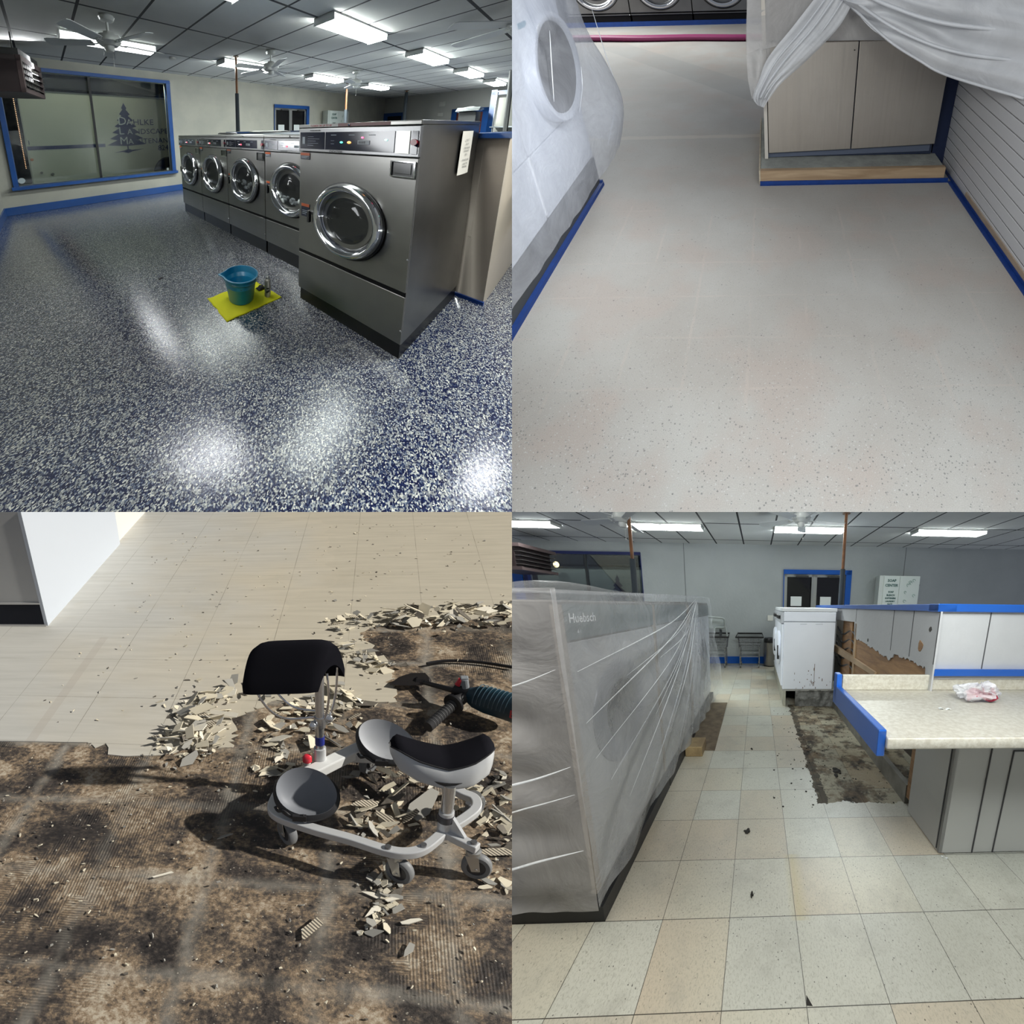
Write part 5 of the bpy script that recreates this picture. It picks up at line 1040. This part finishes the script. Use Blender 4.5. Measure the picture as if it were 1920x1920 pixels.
ceiling_fan((-2.07, 3.3), 2.55, 2.763, .35, 'ceiling fan cut by the top edge, over the wrapped machines', bl=.66); ceiling_fan((.437, 3.3), 2.60, 2.763, .15, 'ceiling fan hanging in front of the entrance door', bl=.66)
sprinkler_pole(-1.965, 3.27, 2.763, 2.04, 1.35, 'copper pipe with black sleeve rising behind the wrapped machines', r=.024)
sprinkler_pole(1.13, 3.47, 2.763, 1.97, 1.36, 'copper pipe with black sleeve in front of the entrance door', r=.024)
m = MB(); m.lathe([(0.001, 0), (.06, 0), (.06, -.03), (.04, -.045), (0.001, -.045)], (-2.5, 4.7, 2.763), n=16); solo('smoke_detector', m, mat('white plastic', (.62, .62, .58), .5), 'round white smoke detector right of the copper pipe', 'smoke detector')
solo('wall_outlet', MB().box((.06, Y - .012, 1.06), (.19, Y, 1.19)), mat('white plastic', (.62, .62, .58), .5), 'square cream socket plate on the far wall left of the white dryer', 'socket', bevel=.004)
# carts, chair, bin
def cart(x0, x1, yf, lb):
    t = thing('laundry_cart', lb, 'cart', ((x0 + x1) / 2, yf + .22, 0), 'wire laundry carts by the wall'); ch = mat('cart wire', (.42, .43, .45), .25, .9); yb = yf + .42; z1 = .71; z0 = .48
    m = MB(); m.tube([(x0 - .04, yf, z1), (x1 + .04, yf, z1), (x1 + .02, yb, z1 + .05), (x0 - .02, yb, z1 + .05)], .020, 8, close=True); build('bumper_rim', m, mat('black bumper', (.008, .008, .009), .5), t)
    m = MB(); n_ = 15
    for i in range(n_ + 1):
        f = i / n_; m.cyl((x0 + (x1 - x0) * f, yf + .01, z1), (x0 + .03 + (x1 - x0 - .06) * f, yf + .06, z0 - .04), .0028, n=5); m.cyl((x0 + (x1 - x0) * f, yb, z1), (x0 + .03 + (x1 - x0 - .06) * f, yb - .04, z0 - .04), .0028, n=5); m.cyl((x0 + .03 + (x1 - x0 - .06) * f, yf + .06, z0 - .04), (x0 + .03 + (x1 - x0 - .06) * f, yb - .04, z0 - .04), .0028, n=5)
    for k in range(4):
        f = k / 3.2; z = z1 - .03 - f * .2; e = .03 * f; m.tube([(x0 + e, yf + .01 + .04 * f, z), (x1 - e, yf + .01 + .04 * f, z), (x1 - e, yb - .03 * f, z), (x0 + e, yb - .03 * f, z)], .0035, 6, close=True)
    for i in range(7):
        f = i / 6; y_ = yf + .02 + (yb - yf - .03) * f
        for x_, sg in ((x0, 1), (x1, -1)): m.cyl((x_, y_, z1), (x_ + sg * .03, y_, z0 - .04), .0028, n=5)
    build('basket', m, ch, t)
    for x_ in (x0 + .05, x1 - .05):
        for y_ in (yf + .03, yb - .04): m = MB(); m.cyl((x_, y_, z0), (x_, y_, .10), .013, n=8); build('leg', m, ch, t)
    m = MB()
    for z in (.26, .36): m.tube([(x0 + .05, yf + .03, z), (x1 - .05, yf + .03, z), (x1 - .05, yb - .04, z), (x0 + .05, yb - .04, z)], .008, 6, close=True)
    build('lower_frame', m, ch, t)
    for x_ in (x0 + .06, x1 - .06):
        for y_ in (yf + .03, yb - .04):
            m = MB(); m.lathe([(.001, -.014), (.04, -.014), (.045, -.01), (.045, .01), (.04, .014), (.001, .014)], (x_, y_, .047), (1, 0, 0), 18); build('caster_wheel', m, mat('caster grey', (.12, .12, .12), .5), t)
    return t
cart(-.63, -.09, 5.30, 'wire laundry cart standing beside the steel bin'); cart(-1.42, -.87, 5.30, 'wire laundry cart half hidden behind the wrapped machines')
t = thing('armchair', 'grey plastic armchair turned upside down on the left laundry cart', 'chair', (-1.05, 5.5, .72)); pc = mat('grey plastic chair', (.30, .33, .33), .45)
def tb(L, r_=.016): m = MB(); m.tube(smooth(L, 5), r_, 8); return m
build('backrest', MB().surf(lambda u, v: (-1.28 + .34 * u, 5.42 + .02 * v, .90 + .22 * v - .03 * u), 6, 6, .01), pc, t)
build('arm', tb([(-1.30, 5.36, 1.16), (-1.10, 5.36, 1.145), (-.94, 5.36, 1.12), (-.92, 5.38, 1.03), (-.93, 5.4, .93), (-1.08, 5.4, .92), (-1.14, 5.4, .90), (-1.15, 5.4, .80)], .020), pc, t)
build('leg', tb([(-.93, 5.4, 1.0), (-.89, 5.4, .86), (-.87, 5.4, .72)], .018), pc, t); build('leg', tb([(-1.04, 5.45, .93), (-1.02, 5.45, .82), (-1.03, 5.45, .72)], .03), mat('dark chair leg', (.05, .055, .06), .5), t)
t = thing('waste_bin', 'round brushed steel waste bin with a black lid left of the white dryer', 'bin', (.12, 5.62, 0)); build('bin_body', MB().lathe([(.001, .02), (.155, .02), (.155, .57), (.001, .57)], (.125, 5.6, 0), n=36), steel('bin steel', (.42, .41, .40), .3, 2), t)
build('bin_lid', MB().lathe([(.157, .565), (.157, .63), (.14, .67), (.001, .675)], (.125, 5.6, 0), n=36), mat('bin black', (.008, .008, .009), .4), t); build('bin_foot', MB().lathe([(.157, 0), (.157, .022), (.001, .022)], (.125, 5.6, 0), n=36), mat('bin black', (.008, .008, .009), .4), t)
# white dryers on their concrete base
dw = mat('dryer white', (.80, .84, .92), .35, var=(2, (.76, .80, .88))); rust = mat('rust stain', (.14, .08, .05), .8)
for i, (y0, y1, lb) in enumerate(((2.80, 3.55, 'rust stained white dryer on a concrete base left of the torn half wall'), (3.58, 4.3, 'second white dryer directly behind the rust stained one'))):
    t = thing('dryer', lb, 'dryer', (.52, (y0 + y1) / 2, .25), 'white dryers on the concrete base')
    build('cabinet', MB().box((.175, y0, .25), (.885, y1, 1.20)), dw, t, bevel=.006); build('upper_cabinet', MB().box((.175, y0, 1.205), (.885, y1, 1.335)), dw, t, bevel=.006)
    build('top', MB().box((.15, y0 - .01, 1.338), (.895, y1, 1.385)), mat('dryer top', (.70, .73, .76), .4), t, bevel=.006)
    build('front_panel', MB().box((.15, y0 + .01, .30), (.176, y1 - .01, 1.17)), dw, t, bevel=.006)
    cp = build('control_panel', MB().box((.135, y0 + .02, 1.18), (.176, y1 - .02, 1.33)), mat('panel pale', (.45, .47, .5), .4), t)
    for k in range(3): build('dial', MB().cyl((.105, y0 + .12 + k * .18, 1.26), (.136, y0 + .12 + k * .18, 1.26), .028, n=14), mat('dial black', (.02, .02, .02), .4), cp)
    m = MB(); m.lathe([(.25, 0), (.25, .03), (.22, .045), (.12, .05), (.001, .05)], (.15, (y0 + y1) / 2, .80), (-1, 0, 0), 36); dr = build('door', m, dw, t, smooth=60)
    build('door_handle', MB().box((.10, y0 + .14, .66), (.13, y0 + .17, .86)), mat('dial black', (.02, .02, .02), .4), dr)
    m = MB(); m.box((.40, y0 - .002, 1.168), (.49, y0, 1.172)); m.box((.61, y0 - .002, 1.168), (.71, y0, 1.172)); m.box((.178, y0 - .004, 1.198), (.884, y0, 1.206))
    build('vent_slots', m, mat('slot shadow', (.25, .27, .3), .7), t)
    rr = random.Random(6); m = MB()
    for k in range(26):
        x_ = rr.choice((rr.gauss(.60, .04), rr.uniform(.22, .86))); z_ = .25 + abs(rr.gauss(0, .12)); m.box((x_, y0 - .0016, z_), (x_ + rr.uniform(.003, .012), y0 - .0004, z_ + rr.uniform(.004, .05)))
    if i == 0: build('rust_stain', m, rust, t); build('rust_stain', MB().box((.62, y0 - .0015, .30), (.626, y0 - .0004, .62)), rust, t)
m = MB(); m.surf(lambda u, v: (.36 + .56 * u, 2.80 - .03 * noise.noise(Vector((u * 6, v * 3, 1))) - .02 * (1 - v), .235 * v), 30, 10); solo('concrete_base', m, mat('rough concrete', (.20, .20, .19), .95, var=(9, (.08, .08, .075)), bump=(22, .02)), 'rough broken concrete base under the rust stained dryer', 'base', smooth=180)
solo('base_board', MB().box((.175, 2.80, .225), (.90, 5.0, .25)), mat('worn board', (.35, .35, .33), .7), 'worn board edge directly under the white dryer', 'board')
m = MB(); m.box((.185, 2.81, 0), (.215, 5.0, .225)); m.box((.185, 2.80, 0), (.225, 2.84, .225)); solo('side_plank', m, mat('pale plank', (.42, .42, .36), .7, var=(6, (.34, .33, .27))), 'pale plank closing the side of the dryer base, facing the aisle', 'plank')
# torn half wall
hw = mat('white panelling', (.44, .445, .46), .55, var=(2.4, (.41, .415, .43)), bump=(16, .002)); ply = NT('exposed plywood'); pn = ply.noise((9, 3, 22), 5, .6, dist=.5); ply.set(col=ply.mix(ply.ramp(pn, [(.35, 0), (.62, 1)]), (.36, .20, .085), (.22, .115, .05)), rough=.75); ply.bump(pn, .003); ply = ply.m; pine = mat('pine stud', (.42, .29, .17), .7, var=(6, (.34, .23, .13)))
t = thing('half_wall', 'torn white panelled half wall with exposed plywood and blue cap behind the counter', 'half wall', (.97, 2.5, 0)); Xw = .95
tear = [(2.22, 1.235), (2.22, 1.055), (2.16, 1.05), (2.0, 1.045), (1.86, 1.035), (1.755, 1.02), (1.66, 1.015), (1.52, .995), (1.42, .975), (1.38, .985), (1.30, .965), (1.22, 1.03), (1.12, 1.02), (1.0, 1.03), (.92, 1.015), (.85, 1.015), (.784, 1.01), (.775, .97), (.70, .60)]
rr = random.Random(8); jt = []
for (a, b), (c, d) in zip(tear, tear[1:]):
    n_ = 1 if (a, b) in ((2.22, 1.235), (.775, .97)) else 5
    for k in range(n_): f = k / n_; jt.append((a + (c - a) * f, b + (d - b) * f + (rr.uniform(-.012, .012) if k else 0)))
poly = [(.70, 1.385), (3.03, 1.385), (3.03, 1.225)] + [(2.25, 1.235)] + jt[1:] + [(.70, .60)]
m = MB(); m.prism([(Xw, y, z) for y, z in poly], (.012, 0, 0)); build('torn_panelling', m, hw, t)
m = MB(); m.box((Xw + .012, .72, .60), (Xw + .022, 2.215, 1.20)); build('plywood', m, ply, t)
m = MB(); m.box((Xw - .002, 3.03, .0), (Xw + .012, 4.43, 1.385)); build('panelling', m, hw, t)
m = MB()
for y_ in (2.20, 1.30, 1.0, .705): m.box((Xw - .002, y_ - .003, 1.05 if y_ < 2 else 1.24), (Xw + .001, y_ + .003, 1.385))
build('panel_groove', m, mat('groove', (.05, .05, .055), .8), t)
for k, (y_, z_, s) in enumerate(((.87, 1.145, .032), (.782, 1.27, .014), (1.80, 1.075, .014))):
    m = MB(); pts = [(Xw - .003, y_ + s * (.7 + .5 * rr.random()) * math.cos(a), z_ + s * 1.3 * (.7 + .5 * rr.random()) * math.sin(a)) for a in (2 * math.pi * j / 11 for j in range(11))]; m.prism(pts, (.003, 0, 0)); build('hole', m, (ply, mat('hole dark', (.04, .035, .03), .8), mat('hole dark', (.04, .035, .03), .8))[k], t)
m = MB(); m.hexa([(Xw - .01, 1.55, .755), (Xw + .03, 1.55, .755), (Xw + .03, 3.1, .77), (Xw - .01, 3.1, .77), (Xw - .01, 1.55, .80), (Xw + .03, 1.55, .80), (Xw + .03, 3.1, .865), (Xw - .01, 3.1, .865)]); build('cross_brace', m, pine, t)
build('stud', MB().box((Xw, 2.16, .0), (Xw + .04, 2.22, 1.22)), pine, t); build('stud', MB().box((Xw + .05, 2.45, .0), (Xw + .10, 2.83, 1.24)), ply, t)
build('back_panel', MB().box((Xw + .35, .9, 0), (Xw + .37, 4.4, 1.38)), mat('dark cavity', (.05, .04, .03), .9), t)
m = MB()
for k in range(5): z = .62 + k * .11; m.tube(smooth([(Xw + .05, 3.1, z + .06), (Xw + .04, 2.8, z - .02), (Xw + .06, 2.5, z + .05), (Xw + .05, 2.25, z - .03)], 6), .012, 6)
build('loose_hose', m, mat('hose black', (.015, .015, .016), .5), t)
m = MB(); m.box((Xw - .02, .70, 1.385), (Xw + .10, 4.44, 1.43)); m.box((Xw - .02, .70, 1.383), (5.0, .80, 1.432)); build('blue_cap', m, blue, t, bevel=.004)
m = MB(); m.box((Xw + .012, .72, .95), (5.0, .74, 1.385)); build('front_panelling', m, hw, t); m = MB()
for x_ in (1.287, 1.62): m.box((x_ - .003, .718, 1.02), (x_ + .003, .722, 1.385))
build('panel_groove', m, mat('groove', (.05, .05, .055), .8), t); build('lower_trim', MB().box((Xw + .01, .70, .975), (5.0, .72, 1.018)), blue, t)
# folding counter
def laminate():
    t = NT('speckled laminate'); n = t.noise(45, 5, .7); t.set(col=t.mix(t.ramp(n, [(.38, 0), (.62, 1)]), (.54, .52, .46), (.42, .39, .33)), rough=.4); return t.m
lam = laminate(); t = thing('folding_counter', 'speckled beige laminate counter with a blue edge board', 'counter', (1.2, .4, .8))
build('worktop', MB().box((.365, .055, .835), (3.2, .735, .872)), lam, t, bevel=.008, seg=3); build('front_edge', MB().box((.362, .035, .822), (3.2, .058, .874)), lam, t, bevel=.008, seg=3); build('backsplash', MB().box((.375, .725, .872), (3.2, .748, .975)), lam, t, bevel=.004)
m = MB(); m.box((.328, .05, .782), (.364, .74, .905)); m.hexa([(.328, .68, .78), (.364, .68, .78), (.364, .765, .78), (.328, .765, .78), (.328, .70, .985), (.364, .70, .985), (.364, .765, .985), (.328, .765, .985)]); build('blue_edge_board', m, blue, t, bevel=.006)
t = thing('base_cabinet', 'grey panelled cabinet carrying the laminate counter', 'cabinet', (1.2, .4, 0)); gb = mat('grey base panel', (.46, .46, .45), .6, var=(1.6, (.42, .42, .41)))
m = MB(); m.box((.88, .31, .008), (3.2, .33, .83)); m.box((.88, .31, .008), (.90, .655, .83)); build('base_panel', m, gb, t); m = MB(); m.box((1.076, .306, .008), (1.082, .312, .83)); m.box((1.20, .306, .008), (1.206, .312, .66)); m.box((1.20, .306, .655), (3.0, .312, .661)); build('panel_groove', m, mat('groove', (.05, .05, .055), .8), t); build('side_groove', MB().box((.876, .33, .02), (.881, .336, .83)), mat('groove', (.05, .05, .055), .8), t)
build('plywood_end', MB().box((.905, .655, .06), (.94, .735, .83)), ply, t); m = MB(); m.box((.93, .72, 0), (.97, 2.75, .13)); m.box((.93, .72, .13), (.97, 2.75, .17)); build('sill_plank', MB().box((.90, .74, .0), (.94, 2.75, .15)), mat('grimy plank', (.24, .23, .20), .8, var=(5, (.12, .11, .09))), t)
# plastic bag, scraps
t = thing('crumpled_bag', 'crumpled clear plastic bag with a red panel on the counter', 'bag', (1.10, .5, .875)); m = MB()
def bag(u, v):
    a = 2 * math.pi * u; p = math.pi * (.03 + .94 * v); n_ = noise.noise(Vector((math.cos(a) * 2.2, math.sin(a) * 2.2, v * 4))) * .5 + .25 * noise.noise(Vector((math.cos(a) * 6, math.sin(a) * 6, v * 9)))
    r_ = .105 * (1 + 1.1 * n_); return (1.135 + r_ * math.sin(p) * math.cos(a) * 1.15, .53 + r_ * .6 * math.sin(p) * math.sin(a), .875 + max(0, .045 + .05 * math.cos(p) * (1 + 1.2 * n_)))
m.surf(bag, 40, 24); build('clear_film', m, film('bag film', (.82, .82, .85), .5, (16, .01), .15), t, smooth=25)
m = MB(); m.surf(lambda u, v: (1.03 + .18 * u + .02 * v, .47 + .05 * v, .885 + .045 * v + .02 * math.sin(6 * u) + .02 * u * (1 - v)), 14, 8); build('red_label', m, mat('bag red', (.32, .015, .04), .4), t, smooth=40)
m = MB(); m.surf(lambda u, v: (1.15 + .07 * u, .50 + .03 * v, .885 + .05 * v + .02 * math.sin(7 * u + 1)), 10, 8); build('red_label', m, mat('bag red', (.32, .015, .04), .4), t, smooth=40)
m = MB(); m.surf(lambda u, v: (.80 + .055 * u, .37 - .012 * u + .014 * v, .8755 + .006 * math.sin(9 * u)), 8, 3, .0012); solo('paper_scrap', m, mat('scrap white', (.72, .74, .74), .8), 'small twisted white paper scrap on the counter', 'paper scrap')
def blob(c, r_, seed, lb, mt):
    rr = random.Random(seed); m = MB()
    for k in range(9): a = rr.uniform(0, 6.28); q = r_ * rr.random(); m.ball((c[0] + q * math.cos(a) * .8, c[1] + q * math.sin(a) * 1.3, .004), (r_ * rr.uniform(.25, .5), r_ * rr.uniform(.3, .6), rr.uniform(.004, .010)), 8)
    solo('dirt_clump', m, mt, lb, 'dirt clump')
bkd = mat('black dirt', (.02, .018, .016), .9)
blob((-.246, .50), .022, 1, 'black dirt clump on the floor in the middle of the aisle', bkd); blob((-.207, .10), .010, 2, 'small dark clump nearer the camera than the large one', bkd); blob((.50, 1.15), .05, 3, 'black pile of grime in the middle of the filthy patch', bkd); blob((-.235, 1.55), .012, 4, 'small dark clump on the tiles near the wooden block', bkd)
m = MB(); m.prism([(.0, -.30, .0005), (.022, -.302, .0005), (.004, -.272, .0005)], (0, 0, .001)); solo('chipped_corner', m, bkd, 'dark triangular chip at a tile corner in the foreground', 'chip')
for c, lb in (((1.27, .06), 'white scrap on the floor in front of the counter base at the right'), ((.885, .285), 'white scrap at the corner of the counter base')):
    m = MB(); m.surf(lambda u, v: (c[0] + .03 * u, c[1] - .012 * u + .010 * v, .003 + .004 * math.sin(8 * u)), 6, 3, .001); solo('paper_scrap', m, mat('scrap white', (.72, .74, .74), .8), lb, 'paper scrap')
m = MB(); rr = random.Random(12)
for k in range(150):
    x_, y_ = rr.uniform(.15, .9), rr.uniform(.7, 2.7)
    if rr.random() < .3: x_ = rr.gauss(.2, .12)
    m.ball((x_, y_, .002), (rr.uniform(.002, .010), rr.uniform(.002, .010), .003), 6)
solo('grit', m, bkd, 'black grit scattered over the filthy patch beside the half wall', 'grit', kind='stuff')
# ---- wrapped machines on the left
t = thing('front_loader', 'grey machine with a Huebsch panel under plastic, nearest of the wrapped row', 'washing machine', (-1.3, .5, 0), 'wrapped machines'); gs = mat('grey machine steel', (.36, .365, .37), .4, .3); Xm = -.905
def wrapped(y0, y1, door, t, panel=True, body=None, top=1.42):
    body = body or gs
    build('plinth', MB().box((-1.85, y0 - (.03 if y0 < .1 else 0), 0), (-.868, y1 - .002, .085)), mat('black plinth', (.006, .006, .007), .6), t)
    build('cabinet', MB().box((-1.80, y0 + .02, .09), (Xm - .01, y1 - .004, top)), mat('side brown grey', (.16, .15, .14), .5, .2), t, bevel=.006)
    build('front_panel', MB().box((Xm - .015, y0 + .035, .12), (Xm, y1 - .006, 1.26)), body, t, bevel=.004)
    cp = build('control_panel', MB().box((Xm - .015, y0 + .035, 1.27), (Xm + .004, y1 - .006, 1.405)), mat('dark teal panel', (.10, .13, .135), .4), t)
    build('corner_post', MB().box((Xm - .02, y0 + .0, .12), (Xm + .002, y0 + .034, 1.405)), mat('tan trim', (.30, .26, .22), .5, .2), t)
    c, r_ = door; m = MB(); m.lathe([(r_, 0), (r_, .006), (r_ * .9, .014), (r_ * .7, .013), (r_ * .62, .008)], (Xm, c[0], c[1]), (1, 0, 0), 44); dr = build('door', m, mat('door ring', (.20, .21, .23), .4, .2), t, smooth=60)
    build('door_glass', MB().lathe([(r_ * .64, .008), (r_ * .4, .010), (.001, .011)], (Xm, c[0], c[1]), (1, 0, 0), 36), mat('dark glass', (.02, .025, .035), .2), dr, smooth=60)
    return cp
cp = wrapped(.03, .97, ((.43, .86), .27), t); m = MB(); m.text('Huebsch', .052, (Xm + .006, .085, 1.335), (0, 1, 0), (0, 0, 1), bold=.001); m.text('41', .03, (Xm + .006, .125, 1.288), (0, 1, 0), (0, 0, 1)); build('maker_name', m, mat('pale lettering', (.7, .72, .72), .4), cp)
t = thing('front_loader', 'second machine under plastic, beyond the lettered one', 'washing machine', (-1.3, 1.5, 0), 'wrapped machines'); wrapped(.98, 1.90, ((1.446, .76), .27), t)
t = thing('front_loader', 'third machine under plastic, at the far end of the wrapped row', 'washing machine', (-1.3, 2.7, 0), 'wrapped machines'); wrapped(2.0, 3.2, ((2.68, .70), .27), t, body=mat('white machine', (.55, .58, .62), .4), top=1.44)
fl4 = film('machine film', (.84, .86, .88), .36, (3.2, .016), .13); t = thing('plastic_cover', 'clear plastic sheeting pulled tight over the row of machines', 'plastic sheet', (-.9, 1.5, .1))
FC = Vector((-.885, 2.37, 1.50)); NC = Vector((-.885, .02, 1.44))
def crease(p, z, s=1):
    dy, dz = p - 2.37, z - 1.5; a = math.atan2(-dz, -dy); r_ = math.hypot(dy, dz)
    return .022 * s * math.sin(a * 34 + 2 * noise.noise(Vector((p, z, 0)))) * min(1, r_ * 1.3) * (1 if a < 1.35 else .4) + .018 * noise.noise(Vector((a * 7, r_ * .8, 5)))
def front(u, v):
    y = -.016 + 3.24 * u; hem = .10 + .02 * noise.noise(Vector((y * 6, 0, 3))) + max(0, y - 1.5) * .06; topz = 1.455 + .055 * min(1, y / 2.37) ; z = topz + (hem - topz) * v
    fl_ = .16 * max(0, y - 1.1) / 2 * v ** 2; x = -.882 + crease(y, z) * min(1, 5 * v, 12 * u + .1) + fl_ + .012 * v + .03 * math.sin(v * math.pi) * min(1, u * 4)
    return (x, y, z)
m = MB(); m.surf(front, 150, 90); build('front_sheet', m, fl4, t, smooth=180)
def side(u, v):
    x = -.868 - 1.0 * u; hem = .10 + .012 * noise.noise(Vector((x * 9, 0, 7))) - .0 * u; z = 1.46 - .02 * u + (hem - 1.46) * v
    w_ = min(1, u * 5) * .012 * math.sin(z * 22 + 5 * x + 3 * noise.noise(Vector((x * 1.5, z * 2, 1)))) * min(1, 3 * v) + .02 * noise.noise(Vector((x * 2, z * 7, 4))); return (x, -.010 - w_ * .8 * min(1, u * 6) - .02 * v, z)
m = MB(); m.surf(side, 60, 100); build('side_sheet', m, film('side film', (.80, .78, .77), .40, (3, .016), .13), t, smooth=180)
def topf(u, v):
    y = .0 + 3.22 * u; x = -.882 - .95 * v; pk = .028 * math.exp(-((y - .12) / .25) ** 2 - ((x + .93) / .12) ** 2); return (x, y - .012 * (1 - u), 1.457 + .055 * min(1, y / 2.37) + pk + .006 * noise.noise(Vector((x * 5, y * 3, 9))) * min(1, 10 * v) + .006 * math.sin(v * 14 + y * 2) * min(1, 6 * v))
m = MB(); m.surf(topf, 90, 40); build('top_sheet', m, fl4, t, smooth=180)
def ridge_(pts, r_): f_ = strip(pts, pts, amp=0); m = MB(); n_ = 24; m.tube([f_(j / n_, 0) for j in range(n_ + 1)], [r_ * (.15 + math.sin(math.pi * (j + .5) / (n_ + 1))) for j in range(n_ + 1)], 6); return m
wc = film('crease film', (.92, .94, .96), .62, (9, .01), .15)
for k, (y_, z_) in enumerate(((.02, 1.16), (.40, 1.05), (.15, .62), (.75, .70), (.55, .30), (1.2, .25), (.03, .95), (1.6, .35), (.9, 1.05), (.3, .42), (1.0, .45), (.06, .78))):
    a = FC; b = Vector((-.85, y_, z_)); mid = a.lerp(b, .5) + Vector((.03, 0, -.05 - .03 * (k % 3))); a2 = a.lerp(mid, .12); build('crease', ridge_([a2 + Vector((.01, 0, 0)), mid, b], .0028 if k % 2 else .0042), wc, t, smooth=180)
for k, z_ in enumerate((1.12, .74, .62, .36)):
    build('crease', ridge_([(-1.6, -.04, z_ - .06 + .03 * (k % 3)), (-1.3, -.05, z_ - .04), (-1.05, -.05, z_ + .01 * k), (-.89, -.035, z_ + .06)], .003 + .0015 * (k % 2)), wc, t, smooth=180)
m = MB(); m.box((-.86, 1.42, .0), (-.70, 1.62, .10)); solo('timber_block', m, mat('rough timber', (.30, .22, .11), .8, var=(9, (.2, .14, .07)), bump=(30, .004)), 'rough timber block on the floor under the far end of the plastic', 'timber', bevel=.004)
m = MB(); m.prism([(-.88, 1.535, .0008), (-.600, 1.53, .0008), (-.622, 2.94, .0008), (-.9, 2.94, .0008)], (0, 0, .0012)); solo('bare_floor_patch', m, mat('brown residue', (.16, .12, .075), .9, var=(11, (.09, .065, .04)), bump=(30, .004)), 'strip of brown residue on the floor along the far end of the wrapped machines', 'floor patch')
for x_ in (-5.0, -4.0, -3.1): lamp('outside_light', 'POINT', (x_, 6.0, 2.62), 22, color=(1, 1, .95))  # unseen lights added over the window to show the truck side
lamp('unseen_near_lamp', 'AREA', (.3, -.7, 2.6), 30, (1.2, .3), (.65, 2.8, .8), (.93, 1, .98), spread=60)  # added narrow light aimed at the white dryer to brighten it
for x_, y_ in ((-1.2, -.3), (1.4, -.6)): lamp('unseen_near_lamp', 'AREA', (x_, y_, 2.7), 50, (1.2, .3), (x_, y_ + .6, 0), (1, .985, .91))
